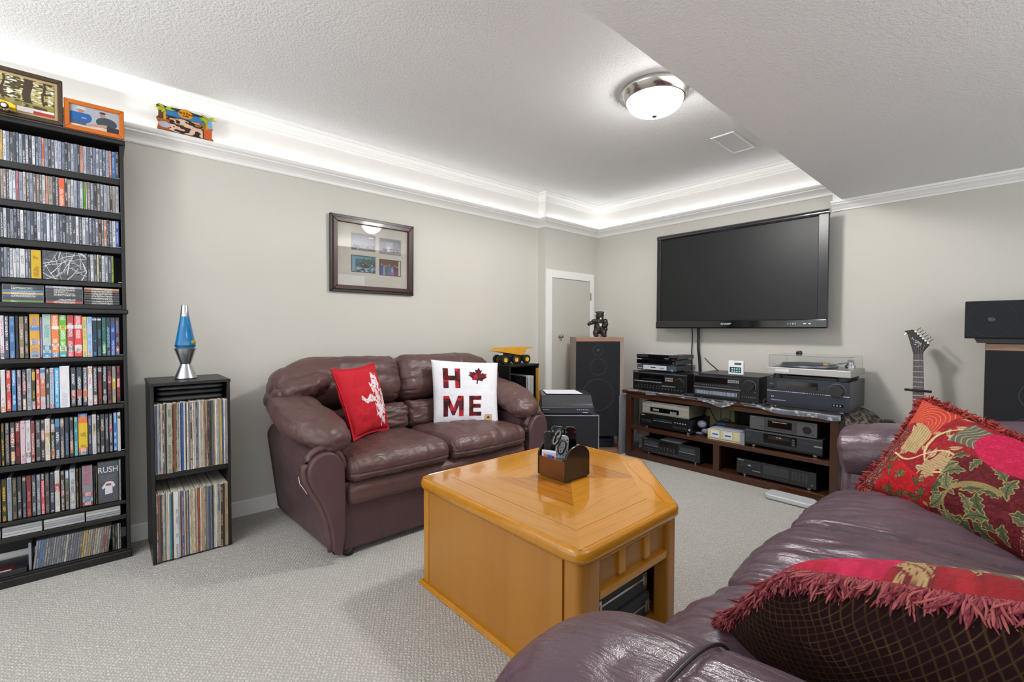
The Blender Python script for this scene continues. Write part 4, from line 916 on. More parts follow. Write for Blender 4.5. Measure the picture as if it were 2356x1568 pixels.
# thin pale cases lying flat
for s_, (a, b_) in enumerate(((-95, -3), (0, 94), (97, 193), (195.5, 276))):
    x0, x1 = px2x(a, .22), px2x(b_, .22)
    for k in range(4):
        o = place_box('slim_case', x1-x0-.001, .15, .0100, .0014, M(('9a9c9e', 'b0b0ae', 'a4a6a8', '8c8e90')[(k+s_) % 4], .35, var=.1), (x0+rc.uniform(-.0005, .0005), 2.722+rc.uniform(0, .005), .2004+k*.0104))
        tag(o, 'slim pale grey case, %s from the bottom of the %s flat grey stack' % (ordn(k+1), ('outermost left', 'left', 'middle', 'right')[s_]), 'case', 'slim grey cases lying flat')
# leaning discs in the lowest compartment
LW = ['6c6470', '5c5c60', '3c7cb8', '74747a', '6a6c70', '5c5c60', '707276', '66666c', '7c7e80', '8c8e90', '606266', '5c5e60', 'd0ccb8', '5c5c60', '64666c', '7c8088', '70747c', '84868c', '64666a', 'c8a438', 'bcb09c', 'b4a690', 'b0a28c', '4a443c', 'b8ae9c', 'c0b4a4', 'b4b0a8', '7c8494', '9c3c34', '6c6460', '5a5654']
x = px2x(70, .1); ln = math.radians(6)
xe = px2x(247, .1); step = (xe-x)/len(LW)
for i, c in enumerate(LW):
    o = media('disc_case', 'disc case', x+i*step, .0412, step*.96, .117, .12, c, '3a3a3c' if sum(lin(c)) > .5 else 'b0b0b0', 2.735, '%s-spined leaning disc case, %s from the left, lowest compartment' % (cname(c), ordn(i+1)), 'leaning disc cases in the lowest compartment', CLEAR if i < 19 else M('8a8478', .4), lean=ln, mt=.001)
for i, (a, b_, c) in enumerate(((256, 262, '2c2e30'), (262, 268, '1c1d20'), (268, 272.5, 'b4a898'), (272.5, 277, '3a3a3c'))):
    x0, x1 = px2x(a, .1), px2x(b_, .1)
    media('disc_case', 'disc case', x0, .0402, x1-x0, .120, .12, c, '908c88', 2.735, '%s-spined upright disc case, %s from the right, lowest compartment' % (cname(c), ordn(4-i)), 'upright disc cases in the lowest compartment', DARKP, mt=.001)
o = place_box('slim_case', px2x(67, .1)-px2x(60, .1), .12, .115, .001, M('84848c', .35), (px2x(60, .1), 2.74, .0402)); tag(o, 'single upright pale grey case at the left end of the leaning discs', 'case')
FB = thing('flat_box', 'flat black box with a dark red label lying in the lowest compartment', 'box', (px2x(20, .08), 2.8, .040))
MB().box(px2x(-110, .05), px2x(57, .05), 2.725, 2.87, .040, .062).build('box', M('1e2022', .4), FB, bevel=.002, world=True)
MB().box(px2x(-60, .05), px2x(26, .05), 2.726, 2.80, .062, .0635).build('label', M('4c1a14', .5), FB, world=True)
MB().box(px2x(-20, .05), px2x(20, .05), 2.727, 2.735, .0635, .0645).build('label_strip', M('d0ccd0', .5), FB, world=True)
for px in (277, ):
    for z in (1.723, 1.569, 1.414, 1.256, .927, .712, .494): MB().lathe([(.0025, -.012), (.0025, 0)], (BX1-.0145, YS+.012, z+.003), 8, 'x').build('shelf_pin', M('c0c0c0', .3, 1, var=0), BC, world=True)

# photo frames, model car on the bookcase
ORW = M('b8600e', .35, var=.15, vs=12, name='orange_pine'); 
def frame_thing(name, label, cx, y, z0, w_, h, bw_, depth, fmat, fn, tilt=0, mat2=None, mw=0, cat='picture frame', glass=True, n=(200, 140)):
    T = thing(name, label, cat, (cx, y, z0)); T.rotation_euler = (tilt, 0, 0)
    x0, x1 = -w_/2, w_/2
    for q in ([(x0, 0), (x1, 0), (x1-bw_, bw_), (x0+bw_, bw_)], [(x0, h), (x0+bw_, h-bw_), (x1-bw_, h-bw_), (x1, h)], [(x0, 0), (x0+bw_, bw_), (x0+bw_, h-bw_), (x0, h)], [(x1, 0), (x1, h), (x1-bw_, h-bw_), (x1-bw_, bw_)]):
        MB().prism(q, -depth, 0, 'y').build('frame_rail', fmat, T, bevel=min(.003, bw_*.2))
    MB().box(x0+bw_*.5, x1-bw_*.5, -.004, .004, bw_*.5, h-bw_*.5).build('backing', mat2 or M('2a2420', .8), T)
    picture('photo', T, x0+bw_+mw, x1-bw_-mw, bw_+mw, h-bw_-mw, -.0055, fn, n)
    return T
def forest(u, v):
    q = lambda a, b, s: vnoise(np.stack([u*a, v*b, u*0], -1), 1, s)
    c = np.ones(u.shape+(3,))*np.array(lin('a89c60')); 
    f = fbm(np.stack([u*9, v*7, u*0], -1), 1, 2); c[f > .55] = lin('4c4424'); c[(v > .35) & (q(40, 40, 5) > .6)] = lin('d8d4c8'); c[(v > .35) & (q(30, 30, 6) > .68)] = lin('3c3420')
    for t, w_ in ((.06, .010), (.33, .016), (.62, .010), (.80, .032), (.92, .010)):
        k = (np.abs(u-t-.01*np.sin(v*9)) < w_) & (v > .25); c[k] = lin('3e3222')
    c[(v < .3) & (q(20, 12, 8) > .5)] = lin('8c8448')
    for px, bc in ((.12, '9c8c8c'), (.50, 'e4dcdc')):
        c[(np.abs(u-px) < .045) & (v > .38) & (v < .62)] = lin(bc); c[np.hypot((u-px)*1.3, v-.67) < .035] = lin('b08868'); c[(np.abs(u-px) < .04) & (v > .22) & (v < .40)] = lin('2c2628'); c[(np.abs(np.abs(u-px)-.022) < .012) & (v > .06) & (v < .24)] = lin('b0886c')
    c[(u > .72) & (v < .16) & (v > .02)] = lin('e0d8d8'); c[(u > .84) & (v < .1)] = lin('a83424')
    return c
frame_thing('picture_frame', 'large gilt photo frame of two people in a forest, on the bookcase', -.335, 2.700, 1.896, .43, .190, .016, .016, M('3a2a18', .4, var=.2), forest, tilt=-.06, mat2=M('a8946c', .7), mw=.010)
def couple(u, v):
    c = np.ones(u.shape+(3,))*np.array(lin('a0a4ac'));
    c[v < .18] = lin('c8b8a8')
    k = np.hypot((u-.20)/.24, (v-.48)/.30) < 1; c[k & (v < .68)] = lin('1c5c9c'); c[(np.hypot((u-.22)/.07, (v-.78)/.11) < 1)] = lin('a87860'); c[(np.hypot((u-.22)/.13, (v-.88)/.045) < 1) | ((np.abs(u-.22) < .07) & (v > .86) & (v < .97))] = lin('b8c0c4')
    k = np.hypot((u-.74)/.22, (v-.42)/.26) < 1; c[k] = lin('3c444c'); c[np.hypot((u-.66)/.06, (v-.76)/.11) < 1] = lin('a87c68'); c[(np.hypot((u-.66)/.065, (v-.87)/.05) < 1)] = lin('2c2c34')
    c[(np.abs(v-.16-.25*(u-.35)) < .07) & (u > .30) & (u < .75)] = lin('b08c7c'); c[(u > .74) & (v < .26)] = lin('342c38'); c[(np.abs(v-.20) < .09) & (u < .32)] = lin('3c5474')
    c[(np.abs(v-.45) < .03) & (np.abs(u-.28) < .05)] = lin('b88c74')
    return c*(.85+.3*vnoise(np.stack([u*30, v*30, u*0], -1), 1, 2))[..., None]
frame_thing('picture_frame', 'orange pine photo frame of two seated people, at the right end of the bookcase top', -.021, 2.705, 1.896, .193, .127, .018, .014, ORW, couple, tilt=-.05)
YC = M('e8b80c', .2, var=.02, coat=.6, name='yellow_car_paint'); TYR = M('141414', .7, var=.1); CHR = M('d0d0d2', .15, 1, var=0)
def car():
    T = thing('model_car', 'yellow sports car model in front of the forest photo on the bookcase', 'toy car', (-.335, 2.69-.045, 1.896)); L = .155
    pr = [(-.085, .010), (-.088, .020), (-.080, .028), (-.045, .033), (-.018, .046), (.018, .047), (.040, .034), (.072, .030), (.088, .022), (.088, .010)]
    MB().prism(pr, -.022, .022, 'y').build('body', YC, T, bevel=.004, seg=3, auto=True)
    MB().prism([(-.038, .0335), (-.016, .0440), (.015, .0450), (.034, .0345)], -.0228, .0228, 'y').build('windows', M('14181c', .1), T)
    for x in (-.055, .056):
        for y in (-.021, .021):
            w = MB().lathe([(.004, -.005), (.0115, -.005), (.0125, 0), (.0115, .005), (.004, .005)], (x, y, .0125), 20, 'y').build('wheel', TYR, T, auto=True)
            MB().lathe([(.0, -.006), (.008, -.0055), (.008, .0055), (0, .006)], (x, y, .0125), 12, 'y').build('hub', CHR, w)
car()
# souvenir frame on the crown ledge
def souv(u, v):
    c = np.ones(u.shape+(3,))*np.array(lin('3a2418')); q = lambda a, b, s: vnoise(np.stack([u*a, v*b, u*0], -1), 1, s)
    c[(v > .60)] = lin('3078b0'); c[(v > .82)] = lin('2a2c34'); c[(v < .60) & (v > .30) & (q(9, 14, 2) > .5)] = lin('8c6430')
    c[(u > .22) & (u < .80) & (v < .56) & (q(11, 12, 4) > .52)] = lin('d8b8a4'); c[(u > .22) & (u < .80) & (v < .5) & (q(14, 16, 6) > .66)] = lin('241410')
    c[(u < .14) & (v > .45)] = lin('5c3c30'); c[(u < .22) & (v < .42)] = lin('b4581c'); c[(u > .82) & (v < .45)] = lin('c85c28'); c[(np.hypot((u-.13)/.1, (v-.2)/.12) < 1)] = lin('b0b8c4'); c[(u > .86) & (v > .45)] = lin('78b0d0')
    for px in (.13, .87): c[(np.abs(u-px-.01) < .02) & (v > .4) & (v < .85)] = lin('c0a41c')
    c[np.hypot((u-.5)/.13, (v-.80)/.17) < 1] = lin('e0940c')
    return c
SV = thing('souvenir_frame', 'small painted souvenir photo frame with palm trees on the crown ledge', 'souvenir', (.320, 2.838, 2.031)); SV.rotation_euler = (-.12, 0, 0)
outl = [(-.118, .0), (.116, -.0), (.108, .012), (.110, .050), (.114, .060), (.110, .095), (.114, .108), (.095, .118), (.03, .122), (0, .130), (-.03, .124), (-.08, .122), (-.108, .128), (-.120, .118), (-.110, .105), (-.112, .065), (-.120, .055), (-.112, .035)]
MB().prism(outl, -.008, 0, 'y').build('plaque', M('5a3a1c', .5), SV)
u, v = np.meshgrid(np.linspace(0, 1, 220), np.linspace(0, 1, 130), indexing='ij'); n_ = 130
X_ = -.120+.236*u; Z_ = .131*v; C_ = souv(u, v)
cu = (X_[:-1, :-1]+X_[1:, 1:])/2; cv = (Z_[:-1, :-1]+Z_[1:, 1:])/2; k = inpoly(cu, cv, outl)
P_ = np.stack([X_, np.full(X_.shape, -.0086), Z_], -1); o = grid_obj('painted_front', P_, printed('photo_print', .35), SV, col=C_)
bm = bmesh.new(); bm.from_mesh(o.data); bm.faces.ensure_lookup_table(); kk = k.ravel(); bmesh.ops.delete(bm, geom=[f for f in bm.faces if not kk[f.index]], context='FACES'); bm.to_mesh(o.data); bm.free()
for px in (-.085, .092):
    mb = MB()
    for a in (-2.5, -1.9, 0.05, .7, 2.3, 3.3): mb.prism([(px, .108), (px+.022*math.cos(a-.35), .108+.014*math.sin(a-.35)), (px+.042*math.cos(a), .108+.026*math.sin(a)), (px+.022*math.cos(a+.35), .108+.014*math.sin(a+.35))], -.0115, -.0085, 'y')
    mb.build('palm_leaves', M('a8b018', .5, var=.2), SV)
text_mesh('Hard Rock', .019, M('3a2410', .5, var=0), SV, frame4((-.002, -.0098, .108), (1, 0, -.05), (0, 0, 1)), sx=.85)
text_mesh('CAFE', .011, M('3a2410', .5, var=0), SV, frame4((-.002, -.0098, .094), (1, 0, -.05), (0, 0, 1)))

# ================================================================ RECORD CRATES, LAVA LAMP
def crate(x0, x1, y0, y1, h, label, sh=(.375, .402)):
    T = thing('record_shelf', label, 'shelf unit', ((x0+x1)/2, (y0+y1)/2, 0)); t = .013
    for a in (x0, x1-t): MB().box(a, a+t, y0, y1, 0, h).build('side_panel', BLK, T, bevel=.0015, world=True)
    MB().box(x0-.003, x1+.003, y0-.003, y1, h, h+.014).build('top_board', BLK, T, bevel=.002, world=True)
    MB().box(x0+t, x1-t, y0+.012, y1, sh[0], sh[1]).build('shelf', BLK, T, bevel=.0015, world=True)
    MB().box(x0+t, x1-t, y0+.006, y1, 0, .008).build('bottom_board', BLK, T, world=True)
    MB().box(x0+t, x1-t, y1-.006, y1, .008, h).build('back_panel', BLKI, T, world=True); return T
crate(.141, .443, 2.537, 2.86, .795, 'black two-tier record cabinet with a lava lamp on it, left of the loveseat')
LPC = ['c8c0ac', 'd4ccb8', '8c8c84', 'b09468', '3c5c94', '2c4474', '1e2024', '38302c', 'd8d8d4', 'b8b0a0', '5c4438', '8c5440', '4c5c6c', 'dcd4c0', 'a8a498', '6c7480', 'e0e0e0', '2c2c34']
def records(z, h, rn, fixed, x0=.156, x1=.430, nn=52):
    rs = random.Random(rn); x = x0; i = 0; tot = []
    while x < x1-.003:
        w_ = rs.uniform(.0035, .0072); f = next((q for q in fixed if abs((x-x0)/(x1-x0)-q[0]) < .012 and not q[-1]), None)
        if f: w_ = f[2]; c = f[1]; f[-1] = True
        else: c = rs.choice(LPC)
        if x+w_ > x1: w_ = x1-x
        tot.append((x, w_, c, bool(f))); x += w_
    N = len(tot)
    for i, (x, w_, c, f) in enumerate(tot):
        hh = h-rs.uniform(0, .006); y = 2.533+rs.uniform(0, .006)-(.008 if f and w_ > .009 else 0)
        fg = rs.choice(['2c2c30', 'e0dcd0', '8c3c2c', '3c5c84', 'c8a860'])
        m = printmat(c, fg)
        o = place_box('record_sleeve', w_-.0005, .31, hh, .0006, M('cfc8b8', .7, var=.15), (x, y, z), rot=(0, rs.uniform(-.004, .006), 0))
        tag(o, '%s-spined record, %s from the left, %s tier beside the loveseat' % (cname(c), ordn(i+1), rn), 'record', 'records in the %s tier' % rn)
        place_box('spine_label', w_-.0009, .0008, hh-.002, 0, m, (.0002, -.0008, .001), o)
records(.4025, .315, 'upper', [[.14, 'aaa898', .018, False], [.46, '4c2c24', .008, False], [.54, '2c4c80', .007, False], [.34, '2c58a0', .009, False], [.08, 'b08848', .006, False], [.88, 'c0a038', .006, False], [.93, '1c4868', .006, False]])
records(.0085, .306, 'lower', [[.235, 'd8dae0', .013, False], [.175, '2c9c98', .006, False], [.33, '2c54a8', .008, False], [.42, '2c6c9c', .005, False], [.46, 'd0b888', .008, False], [.55, 'b85428', .009, False], [.80, 'dcd8cc', .007, False], [.86, '3c2420', .012, False], [.95, 'b09870', .012, False]])
for k, (z, c, nm) in enumerate(((.7195, '3a3a3c', 'lower'), (.745, '242426', 'middle'), (.768, '4a4c50', 'upper'))):
    T = thing('folded_bag', 'dark soft bag lying on top of the upper records, %s of three' % nm, 'bag', (.292, 2.70, z))
    soft('bag', (.292, 2.70, z+.011), (.130, .145, .0095), (.03, .03, .009), M(c, .6, bump=.4, bs=60), T, 16, lambda P, N, U, k=k: wrinkle(P, N, .004, (22, 22, 22), k))
LV = thing('lava_lamp', 'lava lamp with blue liquid and silver cone base on the record cabinet', 'lamp', (.287, 2.70, .809))
ALU = M('b9bcc2', .28, 1, var=.03, name='spun_aluminium')
MB().lathe([(.0, 0), (.045, 0), (.047, .004), (.022, .068), (.0205, .071), (.022, .074), (.044, .142), (.0455, .146), (.043, .148), (.0, .14)], n=48).build('base', ALU, LV, auto=True)
MB().lathe([(.0185, .300), (.0188, .302), (.0135, .352), (.012, .356), (0, .356)], n=40).build('cap', ALU, LV, auto=True)
bl, nt, p = newmat('blue_lamp_liquid'); p.inputs['Base Color'].default_value = (*lin('1083c4'), 1); p.inputs['Roughness'].default_value = .06; p.inputs['Coat Weight'].default_value = 1; p.inputs['Coat Roughness'].default_value = .03
p.inputs['Transmission Weight'].default_value = .35; p.inputs['IOR'].default_value = 1.3
MB().lathe([(.0, .143), (.036, .144), (.0425, .156), (.0425, .163), (.0185, .300), (0, .302)], n=48).build('glass_bottle', bl, LV, auto=True)
MB().lathe([(.0, .149), (.034, .1485), (.0415, .154), (.0430, .158), (.0428, .162), (.0, .1605)], n=48).build('settled_wax', M('0c2c34', .3), LV, smooth=True)
MB().lathe([(0, -.012), (.007, -.010), (.0115, -.004), (.012, .002), (.008, .009), (0, .012)], (.028, -.026, .176), 16).build('wax_blob', M('8c8420', .3), LV, smooth=True)

crate(2.180, 2.480, 2.46, 2.785, .775, 'black record cabinet in the corner behind the loveseat arm, toy truck on top', sh=(.36, .385))
for i, (x, w_, c, dy, hh) in enumerate([(2.300, .004, '14161c', .0, .31), (2.356, .005, '1c2030', 0, .31), (2.364, .005, 'a8b0bc', 0, .31), (2.372, .006, '20242c', 0, .30), (2.380, .006, 'dcdce0', 0, .312), (2.388, .005, '9ca8b4', 0, .31), (2.395, .006, 'd8dce0', 0, .31), (2.403, .006, '8c98a8', 0, .31), (2.411, .006, 'c8d0d8', 0, .31), (2.419, .006, '7c8c9c', 0, .31), (2.427, .007, 'd0d4d8', 0, .312), (2.436, .006, '30343c', 0, .31)]):
    o = place_box('record_sleeve', w_, .30, hh, .0006, M('cfc8b8' if i > 1 else '14161c', .6), (x, 2.475+dy, .386)); tag(o, '%s-spined record, %s from the left in the corner record cabinet' % (cname(c), ordn(i+1)), 'record', 'records in the corner cabinet')
    place_box('spine_label', w_*.8, .0008, hh-.004, 0, printmat(c, '4c5868'), (w_*.1, -.0008, .002), o)
o = place_box('record_sleeve', .0035, .28, .31, .0005, M('101a30', .4), (2.318, 2.476, .386), rot=(0, 0, -.16)); tag(o, 'record with dark sleeve and blue artwork turned outwards in the corner cabinet', 'record')
place_box('cover_blue_mark', .001, .10, .09, 0, M('1c6cc0', .4, var=.6, vs=40), (-.0008, .02, .10), o)
o = place_box('wooden_board', .010, .03, .37, .002, M('b88430', .5, var=.1), (2.456, 2.440, .386)); tag(o, 'yellow wooden board standing at the right end of the corner cabinet records', 'board')

# toy dump truck
TK = thing('toy_dump_truck', 'yellow and black toy dump truck on the corner record cabinet', 'toy truck', (2.33, 2.60, .789), math.radians(-6))
YT = M('c8901c', .45, var=.1, name='toy_yellow'); GRY = M('23323c', .5)
MB().prism([(-.175, .098), (-.125, .124), (.075, .127), (.155, .126), (.155, .119), (.086, .112), (.080, .084), (.050, .064), (-.02, .074), (-.09, .086)], -.062, .062, 'y').build('dump_bed', YT, TK, bevel=.002)
MB().prism([(-.115, .112), (.068, .1145), (.060, .1225), (-.112, .1205)], -.054, .054, 'y').build('bed_load_floor', M('a87818', .5), TK)
MB().box(-.12, .10, -.030, .030, .038, .062).box(-.06, .02, -.040, .040, .05, .080).build('chassis', GRY, TK, bevel=.004)
MB().box(.070, .118, .005, .050, .062, .108).build('cab', YT, TK, bevel=.004)
MB().box(.082, .120, .010, .045, .080, .100).build('cab_window', M('202830', .1), TK)
MB().box(.095, .135, -.052, .052, .050, .062).build('front_deck', YT, TK, bevel=.002)
for i in range(5): MB().tube([(.100+.008*i, -.05, .062), (.100+.008*i, -.05, .078)], .0012, 6).build('railing_post', YT, TK)
for x, ys in ((-.105, (-.052, -.025, .052)), (-.005, (-.052, .052)), (.098, (-.050, .050))):
    for y in ys:
        w = MB().lathe([(.018, -.014), (.031, -.014), (.034, -.010), (.034, .010), (.031, .014), (.018, .014)], (x, y, .034), 28, 'y', cap=False).build('tyre', TYR, TK, auto=True)
        MB().lathe([(0, -.010), (.010, -.009), (.017, -.013), (.018, -.012), (.018, .012), (.0, .012)], (x, y, .034), 20, 'y').build('hub', M('d8a418', .4), w, auto=True)
# ================================================================ PICTURE ON THE WALL
def wallpic():
    x0, x1, z0, z1 = 1.050, 1.637, 1.288, 1.777; w_, h = x1-x0, z1-z0
    T = thing('picture_frame', 'dark mahogany framed set of four photos under glass, on the wall above the loveseat', 'picture frame', ((x0+x1)/2, YA-.004, z0)); T.rotation_euler = (.013, 0, 0)
    a, b_ = -w_/2, w_/2; FM = M('3a1610', .34, var=.2, vs=8, coat=.1, name='mahogany_frame'); FM2 = M('120d0c', .35, var=.1); bw_ = .045
    def rail(i0, i1, y0, y1, mat, nm):
        for q in ([(a+i0, i0), (b_-i0, i0), (b_-i1, i1), (a+i1, i1)], [(a+i0, h-i0), (a+i1, h-i1), (b_-i1, h-i1), (b_-i0, h-i0)], [(a+i0, i0), (a+i1, i1), (a+i1, h-i1), (a+i0, h-i0)], [(b_-i0, i0), (b_-i0, h-i0), (b_-i1, h-i1), (b_-i1, i1)]):
            MB().prism(q, y0, y1, 'y').build(nm, mat, T, bevel=.003)
    rail(0, .020, -.018, 0, FM2, 'outer_rail'); rail(.018, bw_, -.026, -.004, FM, 'inner_rail')
    MB().box(a+.03, b_-.03, -.006, -.003, .03, h-.03).build('mat_board', M('d6d0c4', .8, var=.02), T)
    def photo(kind):
        def f(u, v):
            q = lambda s1, s2, s: vnoise(np.stack([u*s1, v*s2, u*0], -1), 1, s)
            c = np.ones(u.shape+(3,))
            if kind == 0: c = c*np.array(lin('8a8ea0')); c[v < .30] = lin('5c6068'); k = (v < .36) & (v > .12) & (q(14, 10, 2) > .5); c[k] = lin('2c3038'); c[(v < .3) & (q(16, 12, 5) > .7)] = lin('c8c8cc'); c[(v > .80) & (v < .88) & (u > .72) & (u < .94)] = lin('e8e8ec')
            if kind == 1: c = c*np.array(lin('8c8c96')); c[v > .8] = lin('7a7c84'); c[(u > .28) & (u < .62) & (v > .25) & (v < .82)] = lin('b0b0b8'); c[(u > .34) & (u < .5) & (v > .1) & (v < .5)] = lin('dadade'); c[(v < .35) & (q(12, 12, 3) > .6)] = lin('34363e'); c[v < .15] = lin('a09890')
            if kind == 2: c = c*np.array(lin('3c6c7c')); c[(q(8, 7, 4) > .55) & (v > .35)] = lin('4c5428'); c[(v < .6) & (q(9, 9, 6) > .55)] = lin('1c3440'); c[(v < .5) & (q(12, 11, 8) > .6)] = lin('9cb8c4'); c[(v > .25) & (v < .5) & (np.abs(u-.58) < .08)] = lin('4a1c18'); c[(v > .80) & (q(10, 4, 3) > .4)] = lin('5c9cb0'); c[(u < .15)] = lin('7ca0b0')
            if kind == 3:
                c = c*np.array(lin('6a4424'))
                for px, cc in ((.08, '1c4ca8'), (.2, '8c8c8c'), (.32, '3c5c78'), (.45, '1c7c9c'), (.6, 'c08c94'), (.72, '2c4484'), (.83, '6c2c24')): c[(np.abs(u-px) < .065) & (v < .55+.1*math.sin(px*30))] = lin(cc); c[np.hypot(u-px, (v-.62-.1*math.sin(px*30))*.8) < .04] = lin('b89078')
                c[(np.abs(u-.6) < .06) & (v < .25)] = lin('c83c98'); c[u > .9] = lin('c8c4b8')
            return c*(.85+.3*q(40, 40, 9))[..., None]
        return f
    def pos(px, py): q = None; return (px-300)/1200
    # photo windows measured on the mat
    for k, (u0, u1, v0, v1) in enumerate(((.245, .510, .575, .78), (.575, .830, .565, .765), (.245, .510, .285, .490), (.575, .830, .270, .475))):
        xa, xb = a+w_*u0, a+w_*u1; za, zb = h*v0, h*v1
        MB().box(xa-.005, xb+.005, -.0066, -.006, za-.005, zb+.005).build('photo_bevel', M('8c8c8c' if k < 2 else '4c3c34', .7), T)
        picture('photo', T, xa, xb, za, zb, -.0070, photo(k), (110, 80))
    g, nt, p = newmat('picture_glass'); p.inputs['Base Color'].default_value = (1, 1, 1, 1); p.inputs['Roughness'].default_value = 0.0; p.inputs['IOR'].default_value = 1.5; p.inputs['Transmission Weight'].default_value = 1
    MB().box(a+.040, b_-.040, -.0125, -.0105, .040, h-.040).build('glass', g, T)
wallpic()

# ================================================================ TV
TVD = XB-.15
T = thing('television', 'large flat television with glossy black frame on the right-hand wall', 'television', (XB-.09, 1.44, 1.06))
GLB = M('08090b', .08, var=0, coat=.6, name='gloss_black'); BLKP = M('141416', .4, var=.05, name='satin_black_plastic')
ty_l, ty_r, tz0, tz1 = 2.060, .832, 1.062, 1.842
lf = .045; MB().box(TVD-.012, TVD+.012, ty_l-.034, ty_l, tz0+.06, tz1-.028).build('left_bezel', BLKP, T, bevel=.004, world=True)
MB().box(TVD-.012, TVD+.012, ty_r, ty_r+.058, tz0+.06, tz1-.028).build('right_bezel', M('0b0c0e', .3, var=.4, vs=14, spec=.4), T, bevel=.003, world=True)
MB().lathe([(0, ty_r), (.0225, ty_r), (.0225, ty_l), (0, ty_l)], (TVD+.006, 0, tz1-.024), 24, 'y').build('top_bezel', M('15161a', .12, 0, var=0, coat=1, spec=.8), T, auto=True, world=True)
MB().box(TVD-.020, TVD+.02, ty_r-.003, ty_l+.003, tz0, tz0+.062).build('bottom_bezel', GLB, T, bevel=.008, world=True, seg=3)
MB().box(TVD-.004, TVD+.006, ty_r+.05, ty_l-.03, tz0+.055, tz1-.03).build('screen', M('161718', .42, var=0, spec=.35, name='tv_screen'), T, world=True)
MB().box(TVD+.006, TVD+.085, ty_r+.02, ty_l-.02, tz0+.03, tz1-.03).build('back_shell', BLKP, T, bevel=.02, world=True)
MB().box(TVD+.085, XB-.002, 1.3, 1.6, 1.25, 1.65).build('wall_mount', BLKP, T, world=True)
text_mesh('SHARP', .020, M('d8d8dc', .3, 1, var=0), T, Matrix.Translation(-Vector(origin(T)))@frame4((TVD-.0215, 1.475, tz0+.034), (0, -1, 0), (0, 0, 1)), bold=.0006, sx=1.3)
mk = M('c8ccd0', .4, var=0)
mb = MB()
for yy, ww in ((1.06, .004), (1.045, .004), (1.03, .007), (1.015, .005), (.965, .016), (.935, .014)): mb.box(TVD-.0212, TVD-.0205, yy-ww, yy, tz0+.028, tz0+.036)
mb.build('control_marks', mk, T, world=True)
# cables under the television
CBM = M('0c0c0e', .5, var=0)
def cable(name, label, pts, r, mat=CBM, cat='cable', grp=None):
    P_ = catmull(np.array(pts), np.linspace(0, 1, 10*(len(pts)-1)+1)); o = MB().tube([tuple(q) for q in P_], r, 8).build(name, mat, smooth=True); return tag(o, label, cat, grp)
cable('cable_bundle', 'thick black cable bundle hanging from the television down behind the equipment', [(3.60, 1.746, 1.09), (3.605, 1.744, 1.0), (3.60, 1.742, .90), (3.61, 1.735, .80), (3.62, 1.73, .60)], .011)
cable('cable', 'thin black cable hanging left of the thick bundle under the television', [(3.61, 1.803, 1.09), (3.615, 1.800, .98), (3.61, 1.803, .87), (3.615, 1.80, .70), (3.62, 1.80, .60)], .0045)
cable('cable', 'fine white wire looping under the left corner of the television', [(3.56, 2.02, 1.075), (3.58, 1.98, 1.035), (3.59, 1.93, 1.015), (3.59, 1.88, 1.03), (3.57, 1.86, 1.075)], .0012, M('b8b8b8', .5, var=0))
cable('cable', 'black cable slanting down behind the middle receiver', [(3.50, 1.64, .83), (3.50, 1.60, .79), (3.52, 1.56, .75), (3.55, 1.53, .70), (3.57, 1.50, .60)], .004)

# ================================================================ TV STAND
def cherry(n, base, v=False):
    return oak(n, base, '140805', PI/2, .5, .30, .8, .2, v)
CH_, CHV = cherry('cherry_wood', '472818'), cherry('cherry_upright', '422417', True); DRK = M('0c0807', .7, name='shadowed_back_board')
SX = 3.232; ST = thing('media_console', 'dark cherry wood media console with open shelves under the television', 'console', (3.44, 1.44, 0))
sy0, sy1 = .700, 2.178; SBK = 3.640
MB().prism([(SX+.010, .520), (SX-.004, .534), (SX-.006, .548), (SBK, .548), (SBK, .520)], sy0-.012, sy1+.035, 'y').build('top_board', CH_, ST, bevel=.002, world=True)
MB().box(SX+.006, SX+.03, sy0, sy1, .492, .520).build('apron', CH_, ST, world=True)
for a in (sy0, sy1-.045):
    for xx in (SX, SBK-.05): MB().box(xx, xx+.05, a, a+.045, 0, .520).build('post', CHV, ST, bevel=.003, world=True)
MB().box(SX+.05, SBK-.05, sy0+.01, sy0+.025, .03, .50).build('end_panel', CHV, ST, world=True)
MB().box(SX+.004, SBK-.01, sy0+.045, sy1-.045, .230, .258).build('shelf', CH_, ST, bevel=.002, world=True)
MB().box(SX+.03, SBK-.01, sy0+.045, sy1-.045, .030, .046).build('shelf', CH_, ST, world=True)
MB().box(SX+.004, SX+.03, sy0+.045, sy1-.045, .0, .046).build('bottom_rail', CH_, ST, bevel=.002, world=True)
MB().box(SX+.006, SX+.03, 1.405, 1.448, .046, .230).build('divider', CHV, ST, world=True)
MB().box(SX+.03, SBK-.02, 1.42, 1.435, .046, .230).build('divider_panel', CHV, ST, world=True)
MB().box(SBK-.012, SBK, sy0+.045, sy1-.10, .03, .50).build('back_panel', DRK, ST, world=True)
